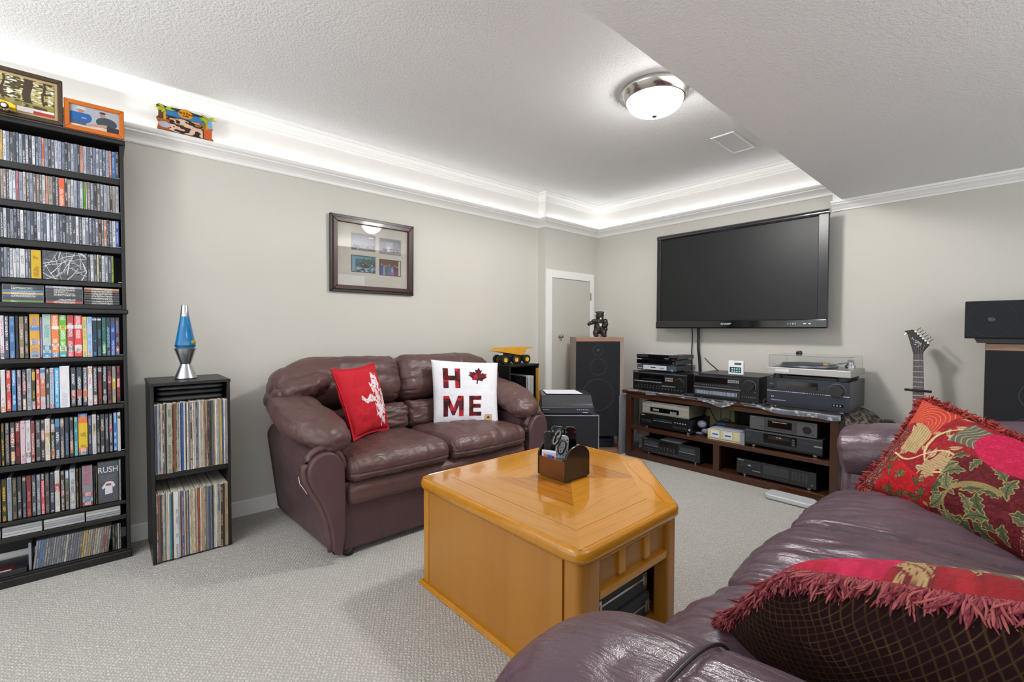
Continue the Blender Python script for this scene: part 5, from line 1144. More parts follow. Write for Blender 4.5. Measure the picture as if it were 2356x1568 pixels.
# lace-patterned runner cloth
def lacemat():
    m, nt, p = newmat('silver_black_lace'); v = mapping(nt)
    a = ramp(nt, noise(nt, v, 34, 4, .65), [(.42, (0, 0, 0)), (.58, (1, 1, 1))]); vo = nd(nt, 'ShaderNodeTexVoronoi'); vo.inputs['Scale'].default_value = 26; nt.links.new(v, vo.inputs['Vector'])
    b_ = ramp(nt, vo.outputs['Distance'], [(.25, (1, 1, 1)), (.45, (0, 0, 0))]); k = math_(nt, 'MULTIPLY', a, b_)
    nt.links.new(mix(nt, k, lin('565b64'), lin('c4c8cc')), p.inputs['Base Color']); p.inputs['Roughness'].default_value = .38; p.inputs['Sheen Weight'].default_value = .4
    bump_of(nt, p, noise(nt, v, 30, 3), .5, .004); return m
def lacedark():
    m, nt, p = newmat('black_lace_underside'); v = mapping(nt)
    a = ramp(nt, noise(nt, v, 46, 4, .65), [(.46, (0, 0, 0)), (.56, (1, 1, 1))])
    nt.links.new(mix(nt, a, lin('1a1614'), lin('6c6258')), p.inputs['Base Color']); p.inputs['Roughness'].default_value = .6; return m
CLO = thing('runner_cloth', 'silver and black lace-patterned cloth laid over the media console, draping at its right end', 'cloth', (3.42, 1.44, .549))
nu, nv = 220, 26; u, v = np.meshgrid(np.linspace(0, 1, nu), np.linspace(0, 1, nv), indexing='ij')
Y = 2.165-(2.165-.690)*u
hang = .006+.022*np.clip(vnoise(np.stack([u*9, u*0, u*0], -1), 1, 3), 0, 1)*(u > .12)+.030*gs(u, .52, .05)+.014*gs(u, .80, .12)+.014*gs(u, .97, .05)-.024*gs(u, .60, .02)
s_ = v*(.36+hang); X = np.where(s_ < .36, 3.60-s_, SX-.010+.0*s_); Z = np.where(s_ < .36, .5505+.002*vnoise(np.stack([u*30, v*9, u*0], -1), 1, 5), .5505-(s_-.36))
X = X+np.where(s_ >= .36, -.004*np.sin(u*60), 0)
grid_obj('cloth_top', np.stack([X, Y, Z], -1), lacemat(), CLO, world=True)
# stiff draping end
u, v = np.meshgrid(np.linspace(0, 1, 60), np.linspace(0, 1, 40), indexing='ij')
X = 3.222+.40*u; fl = .012*np.sin(u*22+v*3)*v
len_ = .05+.14*(1-u)**.5; out = .03+.15*np.sin(np.clip(u*1.25, 0, 1)*PI)**.8*np.clip(v*1.1, 0, 1)**.8
Y = .690-out*v**.6*1.0-.010*np.sin(u*17)*v; Z = .552+.045*np.sin(v*PI*.8)*np.sin(u*PI)-(.125-.05*u)*v**2.0+fl
grid_obj('cloth_drape', np.stack([X, Y, Z], -1), lacedark(), CLO, world=True)

# ================================================================ HI-FI
FK = M('0e0f11', .35, var=.06, name='hifi_black'); FK2 = M('060708', .12, var=0, name='display_glass'); TOPK = M('222427', .42, var=.05, name='hifi_top_metal')
MKW = M('9a9ca0', .5, var=0); MKD = M('4a4c50', .5, var=0); FOOT = M('b8b4ac', .25, 1, var=0)
class Dev:
    def __init__(s, name, label, cat, X, yl, yr, z0, z1, depth, body=FK, face=None, feet=.008, fr=.012, footmat=FOOT, group=None):
        s.r = thing(name, label, cat, (X, (yl+yr)/2, z0), group=group); s.X = X; s.yl = yl; s.W = yl-yr; s.z0 = z0+feet; s.H = z1-z0-feet
        MB().box(X+fr, X+depth, yr+.003, yl-.003, s.z0+.002, z1-.001).build('body', body, s.r, bevel=.002, world=True)
        MB().box(X, X+fr, yr, yl, s.z0, z1).build('front_panel', face or body, s.r, bevel=.0015, world=True)
        if feet:
            for yy in (yl-.045, yr+.045):
                for xx in (X+.03, X+depth-.04): MB().lathe([(.014, 0), (.016, .002), (.016, feet), (.0, feet+.001)], (xx, yy, z0), 16).build('foot', footmat, s.r, world=True)
    def put(s, nm, u0, u1, v0, v1, p=.001, mat=FK2, bev=0, p0=0):
        return MB().box(s.X-p, s.X-p0, s.yl-u1*s.W, s.yl-u0*s.W, s.z0+v0*s.H, s.z0+v1*s.H).build(nm, mat, s.r, world=True, bevel=bev)
    def marks(s, nm, u0, u1, v, n, h=.03, mat=MKW, gap=.4, p=.0012):
        mb = MB(); rs = random.Random(int(u0*999+v*77)); d = (u1-u0)/n
        for i in range(n):
            a = u0+i*d; b_ = a+d*(1-gap)*rs.uniform(.7, 1); mb.box(s.X-p, s.X, s.yl-b_*s.W, s.yl-a*s.W, s.z0+(v-h/2)*s.H, s.z0+(v+h/2)*s.H)
        return mb.build(nm, mat, s.r, world=True)
    def knob(s, u, v, r, mat=FK, dep=.018):
        y, z = s.yl-u*s.W, s.z0+v*s.H
        MB().lathe([(r*1.22, -.001), (r*1.22, -.0025), (r*1.05, -.003)], (s.X, y, z), 32, 'x', cap=False).build('knob_ring', M('4a4c50', .3, .5, var=0), s.r, world=True)
        return MB().lathe([(r, 0), (r, -dep+.002), (r-.002, -dep), (0, -dep)], (s.X, y, z), 32, 'x').build('knob', mat, s.r, auto=True, world=True)
    def buttons(s, u0, u1, v0, v1, nx, ny, mat=MKD, p=.002, gap=.3):
        du, dv = (u1-u0)/nx, (v1-v0)/ny; mb = MB()
        for i in range(nx):
            for j in range(ny): mb.box(s.X-p, s.X, s.yl-(u0+(i+1-gap)*du)*s.W, s.yl-(u0+i*du)*s.W, s.z0+(v0+j*dv)*s.H, s.z0+(v0+(j+1-gap)*dv)*s.H)
        return mb.build('buttons', mat, s.r, world=True)
zt = .553
# left receiver
d = Dev('receiver', 'black stereo receiver at the left of the console top, under three disc players', 'receiver', 3.262, 2.132, 1.662, zt, .716, .30)
d.put('top_strip', .0, 1, .90, .94, .0015, MKD); d.marks('brand_lettering', .03, .11, .955, 5, .03); d.put('display', .13, .60, .52, .84, .001, FK2); d.marks('display_marks', .16, .55, .60, 18, .02, MKD)
d.buttons(.62, .76, .56, .78, 6, 2, MKW, .0015, .35); d.marks('switch_row', .03, .56, .47, 26, .05, MKW, .25); d.put('switch_bar', .56, .80, .28, .34, .002, M('8a8a90', .3, .6, var=0)); d.knob(.875, .52, .032); d.marks('lower_controls', .05, .95, .16, 16, .06, MKD, .55); d.marks('lower_controls_upper_row', .10, .7, .27, 10, .05, MKD, .6)
# stack of players
BLU = M('3c4c5c', .35, var=.03); 
d = Dev('disc_player', 'dark blue disc player with silver front bar on the left receiver', 'disc player', 3.285, 2.110, 1.765, .717, .768, .26, M('262c36', .4), BLU)
d.put('silver_front', .175, .77, .10, .92, .003, M('d8d8da', .3, .3, var=0), .001); d.put('disc_slot', .37, .50, .48, .62, .004, FK2); d.marks('mark', .03, .15, .32, 3, .16, MKW, .1); d.marks('mark', .86, .94, .25, 2, .18, MKW, .1); d.buttons(.62, .72, .35, .65, 3, 1, MKD, .0035); d.put('blue_strip', .30, .62, .93, 1.0, .0036, M('2450b8', .3, var=0))
d = Dev('disc_player', 'slim black disc player, middle one of the stack on the left receiver', 'disc player', 3.280, 2.112, 1.766, .769, .812, .26, M('3a3c40', .4), FK2, feet=.004)
d.put('trim_line', 0, 1, .02, .07, .002, MKD); d.marks('mark', .02, .16, .93, 2, .10, MKW, .1); d.put('silver_badge', .93, .97, .25, .60, .0012, MKD)
d = Dev('disc_player', 'slim black disc player on top of the stacked players, with a clear sleeve on it', 'disc player', 3.278, 2.108, 1.750, .813, .851, .27, M('303338', .4), FK2, feet=.004)
d.put('face_upper', 0, .30, .35, 1, .004, M('26292e', .3, var=0), .001); d.marks('brand_lettering', .02, .09, .62, 4, .10, MKW); d.put('blue_badge', .70, .80, .1, .25, .0012, MKW); d.put('front_lip', .80, 1, .45, 1, .004, M('2c2f34', .3), .001)
o = place_box('clear_sleeve', .17, .25, .003, .001, M('b8c4d0', .15, var=.3, vs=20), (3.31, 1.80, .8515)); tag(o, 'shiny clear disc sleeve lying on the top disc player of the left stack', 'disc sleeve')
# middle receiver
d = Dev('receiver', 'black receiver with a round volume knob in the middle of the console top', 'receiver', 3.235, 1.598, 1.146, zt, .735, .36, M('222326', .35), FK)
d.marks('brand_lettering', .01, .09, .95, 4, .035, MKW, .1); d.marks('model_lettering', .12, .38, .94, 14, .02, MKD); d.put('top_strip', 0, .74, .88, .895, .0015, MKD); d.put('display', .02, .54, .62, .86, .001, FK2); d.buttons(.55, .72, .70, .83, 7, 2, MKW, .0015, .3)
d.marks('switch_row', .03, .72, .54, 20, .05, MKD, .4); d.put('silver_bar', .01, .74, .41, .46, .004, M('8c8c92', .25, .7, var=0)); d.put('flap', .02, .74, .08, .36, .010, M('2a2c32', .3), .001); d.marks('flap_print', .05, .70, .23, 34, .15, M('8a93a4', .4, var=0), .2, .0115); d.knob(.865, .62, .036); d.marks('mark', .93, .97, .40, 2, .02, MKW); d.marks('lower_controls', .76, .97, .20, 7, .06, MKD)
T = thing('digital_thermometer', 'small white digital thermometer clock standing on the middle receiver', 'thermometer', (3.31, 1.325, .736)); WP = M('e4e4e6', .35, var=.01, name='white_plastic')
MB().box(3.300, 3.318, 1.272, 1.376, .736, .834).build('body', WP, T, bevel=.004, world=True)
MB().box(3.2990, 3.3002, 1.287, 1.365, .750, .789).build('lcd', M('1c4450', .2, var=0), T, world=True); MB().box(3.2990, 3.3002, 1.287, 1.333, .805, .820).build('upper_lcd', M('4c5860', .2, var=0), T, world=True)
mb = MB()
for k in range(4): mb.box(3.2983, 3.2991, 1.352-.016*k-.009, 1.352-.016*k, .772, .782).box(3.2983, 3.2991, 1.352-.016*k-.010, 1.352-.016*k, .756, .764)
mb.build('digits', M('b8d8e0', .4, var=0), T, world=True)
# right receiver, turntable above it
NB = M('272c36', .30, .3, var=.04, name='blue_black_metal'); GM = M('5a5d60', .4, .5, var=.05)
d = Dev('receiver', 'large blue-black receiver at the right of the console top, under the silver turntable', 'receiver', 3.212, 1.090, .648, zt+.002, .745, .40, GM, NB, feet=.012)
d.put('display', .235, .64, .66, .90, .001, M('120b08', .1, var=0)); d.put('display_tint', .26, .63, .67, .76, .0014, M('24100a', .2, var=0)); d.put('left_block', .135, .235, .62, .90, .002, M('2c3038', .3)); d.put('power_switch', .035, .095, .74, .80, .005, M('5c5a50', .3, .5), .001); d.put('button', .04, .09, .62, .70, .006, FK, .002)
d.put('silver_line', 0, 1, .515, .535, .002, M('c4c8d0', .2, .8, var=0)); d.marks('button_gaps', .20, .34, .52, 6, .05, FK, .45, .0026); d.marks('button_gaps', .50, .74, .52, 9, .05, FK, .5, .0026); d.knob(.862, .70, .036, M('1c1c1f', .45), .022); d.put('lower_panel', 0, 1, .12, .50, .0015, M('2c333e', .28, .3)); d.marks('print', .06, .26, .20, 14, .035, MKW, .3, .002); d.marks('print', .06, .10, .32, 2, .05, MKW, .3, .002)
d.put('socket_block', .81, .94, .16, .26, .0025, FK2, .001); d.marks('sockets', .825, .93, .21, 3, .05, MKW, .5, .003); d.buttons(.68, .80, .70, .86, 2, 2, M('262a32', .3), .002)
MB().box(3.24, 3.60, .68, 1.06, .745, .760).build('top_riser', FK, d.r, world=True)
TT = thing('turntable', 'silver turntable with clear dust cover on top of the large right receiver', 'turntable', (3.36, .864, .745))
SLV = M('a9a9a6', .38, .35, var=.03, name='silver_plinth')
tx_, tz = 3.185, .774
MB().box(tx_, tx_+.35, .638, 1.086, tz, tz+.040).build('plinth', SLV, TT, bevel=.003, world=True)
for yy in (.69, 1.035):
    for xx in (tx_+.05, tx_+.30): MB().lathe([(.026, 0), (.028, .004), (.022, .018), (.022, .030)], (xx, yy, .745), 24).build('foot', M('2c2c2e', .5), TT, auto=True, world=True)
MB().lathe([(.150, .0), (.157, .006), (.157, .016), (.150, .020), (.0, .020)], (tx_+.17, .895, tz+.040), 64).build('platter', M('8c9096', .25, .8, var=.03), TT, auto=True, world=True)
MB().lathe([(.146, .020), (.146, .024), (.0, .024)], (tx_+.17, .895, tz+.040), 64).build('slip_mat', M('4c525a', .5), TT, auto=True, world=True)
MB().lathe([(.028, .0), (.028, .020), (.020, .024), (.020, .036), (0, .036)], (tx_+.25, .692, tz+.040), 24).build('tonearm_base', SIL, TT, auto=True, world=True)
MB().tube([(tx_+.30, .700, tz+.078), (tx_+.25, .694, tz+.078), (tx_+.14, .715, tz+.074), (tx_+.06, .770, tz+.070)], .004, 10).build('tonearm', SIL, TT, smooth=True, world=True)
MB().box(tx_+.045, tx_+.07, .760, .785, tz+.064, tz+.076).build('headshell', M('b08c3c', .3, .6), TT, world=True)
MB().lathe([(.014, -.02), (.014, .012)], (tx_+.30, .700, tz+.078), 20, 'x').build('counterweight', M('6c7078', .3, .8), TT, auto=True, world=True)
MB().box(tx_-.0012, tx_, .955, 1.035, tz+.012, tz+.028).build('name_plate', SIL, TT, bevel=.0005, world=True)
acr, nt, p = newmat('clear_acrylic'); p.inputs['Base Color'].default_value = (.93, .94, .95, 1); p.inputs['Roughness'].default_value = .03; p.inputs['Transmission Weight'].default_value = 1; p.inputs['IOR'].default_value = 1.12
q0, q1, q2, q3, zb, zc_, th = tx_+.006, tx_+.345, .648, 1.074, tz+.0405, tz+.116, .0022
MB().box(q0, q0+th, q2, q3, zb, zc_).box(q1-th, q1, q2, q3, zb, zc_).box(q0+th, q1-th, q2, q2+th, zb, zc_).box(q0+th, q1-th, q3-th, q3, zb, zc_).box(q0, q1, q2, q3, zc_, zc_+th).build('dust_cover', acr, TT, world=True)
mb = MB(); e_ = M('8c9092', .3, var=0)
for a in (q2, q3-.002): mb.box(q0-.0006, q0+.0012, a, a+.002, zb, zc_+th)
mb.box(q0-.0006, q0+.001, q2, q3, zc_+th-.0012, zc_+th+.0004); mb.build('cover_edge', e_, TT, world=True)
T = thing('small_figure', 'tiny dark knick-knack on the back of the turntable dust cover', 'ornament', (3.50, .985, .892)); MB().lathe([(.016, 0), (.012, .006), (.013, .012), (.007, .018), (.0, .02)], n=14).lathe([(.008, 0), (.006, .012), (0, .018)], (.0, .017, 0), 12).build('figure', M('1c2030', .4), T, smooth=True)
# shelf devices
d = Dev('video_recorder', 'silver video recorder on the upper shelf, standing on a black deck', 'video recorder', 3.262, 2.040, 1.646, .372, .474, .28, M('6c6860', .4), M('a9a59c', .35, .3, var=.04), feet=.003)
d.put('cassette_flap', .22, .76, .68, .93, .002, M('b4b0a6', .3, .3), .001); d.put('silver_line', 0, 1, .60, .635, .003, M('d8d4c8', .2, .6)); d.put('display', .18, .80, .20, .56, .002, FK2, .001); d.marks('display_digits', .24, .38, .38, 5, .16, MKW, .3, .0026); d.marks('display_bars', .62, .76, .30, 6, .22, MKW, .35, .0026); d.put('lower_lip', .05, 1, .04, .14, .004, M('8c887e', .35, .3), .001); d.marks('brand_lettering', .03, .09, .93, 4, .05, FK, .2)
d = Dev('cassette_deck', 'black cassette deck under the silver video recorder on the upper shelf', 'cassette deck', 3.258, 2.062, 1.616, .259, .370, .30, FK, FK, feet=.014)
d.marks('brand_lettering', .02, .10, .90, 3, .06, M('b89c80', .4, var=0), .1); d.put('tray', .28, .64, .56, .74, .004, M('2a2c30', .3), .001); d.put('tray_line', .28, .64, .55, .57, .005, MKW); d.buttons(.68, .92, .60, .74, 5, 1, MKW, .002, .5); d.marks('controls', .04, .25, .50, 7, .08, MKD); d.marks('controls', .66, .92, .28, 8, .08, MKD); d.marks('controls', .04, .25, .36, 7, .05, MKD); d.knob(.955, .25, .008, MKW, .006)
d = Dev('cassette_deck', 'black twin cassette deck on the lower left shelf with paper on it', 'cassette deck', 3.262, 2.042, 1.556, .047, .176, .28, FK, M('202124', .3), feet=.014)
d.marks('brand_lettering', .02, .10, .94, 5, .035, MKW, .1); 
for a in (.04, .66): d.put('cassette_door', a, a+.27, .42, .86, .003, M('2e3033', .2), .0015); d.put('cassette_window', a+.02, a+.25, .50, .80, .0035, M('3c3e42', .15), .0005); d.put('door_line', a, a+.27, .50, .52, .004, MKW); d.marks('button_row', a, a+.27, .30, 6, .05, MKD)
d.put('centre_panel', .33, .64, .30, .90, .002, FK2); d.buttons(.345, .62, .34, .60, 5, 3, MKD, .003, .5); d.marks('lower_buttons', .05, .95, .14, 14, .06, MKD)
o = place_box('paper_booklet', .13, .17, .004, .0006, M('b4b8c4', .5, var=.05), (3.275, 1.715, .1765)); tag(o, 'grey-white paper booklet lying on the twin cassette deck', 'booklet')
d = Dev('amplifier', 'dark grey amplifier with a round dial on the upper right shelf', 'amplifier', 3.262, 1.212, .818, .379, .472, .28, M('3a3b3d', .4), M('5c5d5f', .35, .4, var=.03), feet=.003)
d.put('display_frame', .23, .72, .10, .88, .0015, M('46474a', .3, .3), .001); d.put('display', .29, .65, .30, .80, .0025, FK2, .0005); d.marks('display_digits', .36, .58, .72, 14, .05, M('c8b078', .5, var=0), .2, .003); d.knob(.865, .48, .021, M('2a2b2d', .3, .4), .012); d.marks('brand_lettering', .03, .10, .92, 4, .04, MKW, .1); d.put('button', .185, .20, .22, .30, .003, FK); d.marks('mark', .94, .965, .78, 1, .05, FK2); d.marks('mark', .94, .97, .20, 1, .05, FK2)
d = Dev('disc_changer', 'wide dark grey disc player under the amplifier on the upper right shelf', 'disc player', 3.255, 1.236, .786, .259, .376, .30, M('2c2e32', .4), M('3a3d42', .3, .4, var=.03), feet=.018)
d.put('centre_panel', .255, .69, .28, .88, .002, FK2, .001); d.put('disc_tray', .32, .62, .54, .80, .003, M('1c1e22', .2), .001); d.put('tray_window', .36, .58, .60, .76, .0035, M('2c2620', .2)); d.marks('tray_logo', .43, .50, .72, 2, .05, M('c8b078', .5), .1, .004); d.put('top_bevel', 0, 1, .90, .97, .002, M('5c6470', .25, .5)); d.buttons(.63, .68, .34, .80, 1, 4, MKD, .003); d.put('power_bar', .90, 1.0, .50, .58, .005, M('9ca4b0', .2, .6), .001); d.marks('buttons_left', .04, .08, .60, 1, .08, MKD); d.marks('buttons_left', .04, .08, .78, 1, .06, MKD); d.marks('brand_lettering', .01, .09, .93, 4, .05, MKW, .1); d.marks('mark', .77, .86, .66, 3, .08, MKD); d.put('base_strip', 0, 1, .0, .12, .0025, FK)
d = Dev('disc_player', 'black disc player with keypad on the lower right shelf', 'disc player', 3.258, 1.292, .816, .047, .163, .28, FK, M('202225', .3), feet=.015)
d.marks('brand_lettering', .02, .10, .93, 5, .045, MKW, .1); d.marks('model_lettering', .12, .28, .92, 10, .025, MKD, .3); d.put('disc_tray', .05, .33, .50, .80, .004, M('26282b', .25), .001); d.put('tray_logo', .16, .20, .62, .70, .0045, MKW); d.put('display', .355, .68, .30, .88, .0015, M('33363a', .15), .001); d.buttons(.72, .92, .34, .86, 5, 5, MKD, .002, .55); d.marks('button_row', .36, .68, .18, 8, .05, MKD, .5); d.marks('print', .22, .33, .34, 6, .05, MKW, .3); d.knob(.955, .20, .007, MKD, .005)
d = Dev('plastic_cartridge_case', 'cream plastic cartridge drawer case with two blue labels on the upper shelf', 'storage box', 3.262, 1.500, 1.268, .259, .334, .14, M('a09678', .6), M('bcb290', .55, var=.04), feet=0, fr=.006)
for a in (.04, .42): d.put('drawer', a, a+.34, .18, .94, .004, M('c4bb98', .55), .0015); d.put('label', a+.08, a+.33, .30, .85, .0045, M('c8d0d8', .5)); d.put('label_print', a+.12, a+.30, .50, .64, .005, M('2c5c8c', .5))
d.put('drawer', .80, .98, .18, .94, .004, M('c4bb98', .55), .0015); MB().box(3.27, 3.39, 1.275, 1.49, .334, .340).build('lid', M('a8b0c0', .4), d.r, bevel=.002, world=True)
T = thing('battery_pack', 'small silver battery card standing beside the cream drawer case', 'battery', (3.25, 1.25, .259)); MB().box(3.244, 3.256, 1.238, 1.262, .259, .345).build('pack', M('7c8490', .3, var=.7, vs=200), T, bevel=.002, world=True)
for k, (y, z, lab) in enumerate(((1.575, .345, 'grey oval headphone cup, upper one left of the cream case'), (1.545, .283, 'grey oval headphone cup, lower one left of the cream case'), (1.590, .262, 'small grey ear pad lying on the shelf left of the cream case'))):
    T = thing('headphone_cup', lab, 'headphones', (3.33, y, z)); MB().lathe([(0, -.012), (.022, -.010), (.028, -.002), (.030, .010), (.026, .020), (0, .022)], (0, 0, 0), 24, 'x').build('ear_pad', M('6c7284', .4), T, smooth=True); T.rotation_euler = (.0, .5, .3); T.scale = (1, 1.1, (1.0, .7, .4)[k]); T.location.z = z+(0, .012, .009)[k]
T = thing('blue_game_case', 'thin black device with blue and red edge behind the cream case', 'game case', (3.42, 1.42, .342)); MB().box(3.40, 3.47, 1.26, 1.50, .338, .366).build('body', M('1c1e24', .4), T, bevel=.002, world=True); MB().box(3.398, 3.40, 1.43, 1.49, .345, .358).build('blue_edge', M('2c5c94', .4), T, world=True); MB().box(3.398, 3.40, 1.36, 1.42, .343, .356).build('red_edge', M('5c2418', .4), T, world=True)
MB().box(3.40, 3.50, 1.24, 1.52, .2585, .3375).build('lower_box', FK, T, world=True)
T = thing('power_adapter_box', 'pale beige device box against the console back, above the cream case', 'electronics box', (3.60, 1.53, .40)); MB().box(3.555, 3.62, 1.43, 1.655, .259, .470).build('box', M('8c8668', .5, var=.08), T, bevel=.004, world=True)
for y in (1.53, 1.46): MB().box(3.553, 3.556, y, y+.004, .27, .465).build('seam', M('2c2a20', .6), T, world=True)
cable('cable', 'tangled black cable behind the cream cartridge case', [(3.50, 1.66, .30), (3.50, 1.64, .41), (3.50, 1.60, .44), (3.50, 1.57, .39), (3.49, 1.53, .35), (3.51, 1.48, .375), (3.52, 1.44, .36)], .0035)
cable('cable', 'black power lead coiled between the middle and right receivers', [(3.26, 1.125, .60), (3.25, 1.115, .565), (3.235, 1.09, .560), (3.23, 1.115, .575), (3.25, 1.10, .60), (3.24, 1.08, .562), (3.235, 1.13, .556)], .004)
o = place_box('computer_mouse', .05, .085, .018, .007, M('2a3038', .3), (3.252, 1.60, .5535)); tag(o, 'dark oval remote puck in front of the gap between left and middle receivers', 'mouse')
T = thing('balance_board', 'flat white plastic game board lying on the carpet in front of the console', 'game board', (3.12, .95, 0))
MB().prism(rounded([(3.045, .78), (3.17, .78), (3.17, 1.045), (3.045, 1.045)], .035), .004, .034, 'z').build('board', M('bcbec2', .45, var=.02), T, bevel=.008, world=True, seg=3)
for xx in (3.07, 3.145):
    for yy in (.80, 1.02): MB().lathe([(.014, 0), (.014, .006)], (xx, yy, 0), 14).build('foot', M('8c9094', .5), T, world=True)

# ================================================================ CORNER: SPEAKERS, SUBWOOFER, TURNTABLE
GRL = M('12141a', .85, var=.08, vs=200, bump=.3, bs=900, name='speaker_grille_cloth'); WN = oak('pale_walnut', '9c7660', '5c3c2c', 0, .4, .4, .8, 0, True); WN2 = M('8f8378', .45, var=.08)
def tower(name, label, loc, rz, w_=.405, h=.985, dep=.30, zb=.145):
    T = thing(name, label, 'loudspeaker', (loc[0], loc[1], 0), rz); a = w_/2
    MB().box(-a, a, .012, dep, zb, h).build('cabinet', WN2, T, bevel=.002)
    MB().box(-a, a, -.002, .014, h-.034, h).build('top_strip', oak('top_walnut', 'a07a62', '6a4632', 0, .5, .35, .8, 0), T, bevel=.002)
    MB().box(-a+.002, a-.034, -.012, .012, zb+.005, h-.036).build('grille', GRL, T, bevel=.004)
    MB().box(a-.030, a, -.004, .014, zb, h-.034).build('side_strip', WN2, T)
    def ring(z, r, x=-.016):
        MB().lathe([(r-.003, -.0125), (r-.0015, -.0140), (r+.0015, -.0140), (r+.003, -.0125)], (x, 0, z), 64, 'y', cap=False).build('driver_ring', M('282b33', .7, var=0), T, smooth=True)
    ring(.875, .042); ring(.735, .068); ring(.500, .132)
    MB().lathe([(0, -.014), (.012, -.0135), (.014, -.012)], (-.016, 0, .875), 20, 'y').build('tweeter_dome', M('2c2f38', .5), T, smooth=True)
    for x in (-a+.01, a-.035):
        for y in (.02, dep-.05): MB().box(x, x+.028, y, y+.028, .03, zb).build('leg', WN, T, bevel=.002)
    MB().box(-a, a, .0, dep, .0, .03).build('base_board', WN, T, bevel=.003)
    MB().box(-a+.05, a-.06, .10, dep-.02, .032, .10).build('blue_box', M('28344c', .8, var=.1), T)
    return T
x, y = lod(.742, 3.83)
tower('floor_speaker', 'tall black-grilled floor speaker in the room corner with a bear figurine on top', (x, y), -YAW+.045)
T2_ = tower('floor_speaker', 'tall black-grilled floor speaker with wood top at the right edge, behind the sofa', (3.30, -.09), -PI/2, w_=.405)
CSL = thing('centre_speaker', 'black horizontal centre speaker lying on the right-hand floor speaker', 'loudspeaker', (3.25, -.05, .988), -PI/2)
MB().box(-.235, .235, .014, .30, .022, .210).build('cabinet', FK, CSL, bevel=.003); MB().box(-.233, .233, -.010, .014, .024, .208).build('grille', M('15181e', .85, var=.06, vs=200, bump=.2, bs=900), CSL, bevel=.006)
for x_ in (-.14, .14): MB().lathe([(.083, -.0105), (.085, -.012), (.087, -.0105)], (x_, 0, .115), 64, 'y', cap=False).build('driver_ring', M('1f2229', .8, var=0), CSL, smooth=True); MB().lathe([(0, -.0125), (.012, -.012), (.016, -.010)], (x_+.0, 0, .115), 24, 'y').build('dust_cap', M('30343c', .35, var=0), CSL, smooth=True)
for x_ in (-.10, .12): MB().prism([(x_-.09, 0), (x_+.09, 0), (x_+.10, .022), (x_-.10, .022)], .03, .27, 'y').build('foot', FK, CSL)
MB().lathe([(0, -.0125), (.012, -.012), (.013, -.010)], (.028, 0, .058), 20, 'y').build('badge', M('e0dcd0', .3, .5), CSL, smooth=True)
x, y = lod(.400, 3.02)
SB = thing('subwoofer', 'black subwoofer cabinet with silver edges between the loveseat and the tall speaker', 'subwoofer', (x, y, 0), -YAW)
MB().box(-.182, .182, .010, .36, .012, .478).build('cabinet', M('26282d', .5, var=.06), SB, bevel=.003); MB().box(-.176, .176, 0, .012, .02, .470).build('front_cloth', GRL, SB, bevel=.003)
mb = MB(); mb.box(-.184, .184, -.003, .010, .472, .480).box(.178, .184, -.003, .010, .012, .472).box(-.184, -.178, -.003, .010, .012, .472); mb.build('silver_edge', M('a8aab0', .3, .7), SB, bevel=.001)
for x_ in (-.15, .15):
    for y_ in (.04, .32): MB().lathe([(.018, 0), (.02, .012)], (x_, y_, 0), 14).build('foot', FK, SB)
x2, y2 = lod(.375, 3.03)
T = thing('turntable', 'black closed turntable with white paper on its smoked lid, on the subwoofer', 'turntable', (x2, y2, .4805), -YAW)
MB().box(-.175, .175, 0, .31, .008, .056).build('plinth', M('2c323c', .35, var=.05), T, bevel=.003); MB().box(-.176, .176, -.002, .0, .046, .052).build('silver_line', SIL, T)
MB().prism([(.004, .058), (.31, .058), (.31, .125), (.085, .120), (.012, .072)], -.172, .172, 'x').build('smoked_lid', M('3a3b3e', .12, var=.05), T, bevel=.004)
mb = MB()
for i in range(6): mb.box(.06+.014*i, .069+.014*i, -.0014, 0, .030, .036)
for i in range(4): mb.box(-.165+.011*i, -.158+.011*i, -.0014, 0, .032, .037)
mb.box(.10, .135, -.0014, 0, .012, .017); mb.build('front_marks', MKW, T)
for x_ in (-.14, .14):
    for y_ in (.04, .27): MB().lathe([(.016, 0), (.016, .009)], (x_, y_, 0), 14).build('foot', FK, T)
PR = thing('paper_sheet', 'white paper lying on the black turntable lid', 'paper', (x2, y2, .606), -YAW)
MB().add([(-.135, .100, .0022), (.115, .095, .0022), (.085, .29, .0035), (-.15, .285, .0035), (-.135, .100, .0010), (.115, .095, .0010), (.085, .29, .0023), (-.15, .285, .0023)], [(0, 1, 2, 3), (7, 6, 5, 4), (0, 4, 5, 1), (1, 5, 6, 2), (2, 6, 7, 3), (3, 7, 4, 0)]).build('sheet', M('d8dae0', .6, var=.02), PR)
# plastic sheet at the end of the console
x3, y3 = 3.29, 2.232
T = thing('plastic_sheet', 'clear plastic sheet standing between the corner speaker and the console', 'plastic sheet', (x3, y3, 0)); MB().box(3.20, 3.50, 2.222, 2.226, .0, .50).build('sheet', M('9a9ca6', .15, var=.2, vs=10, alpha=.55), T, world=True)
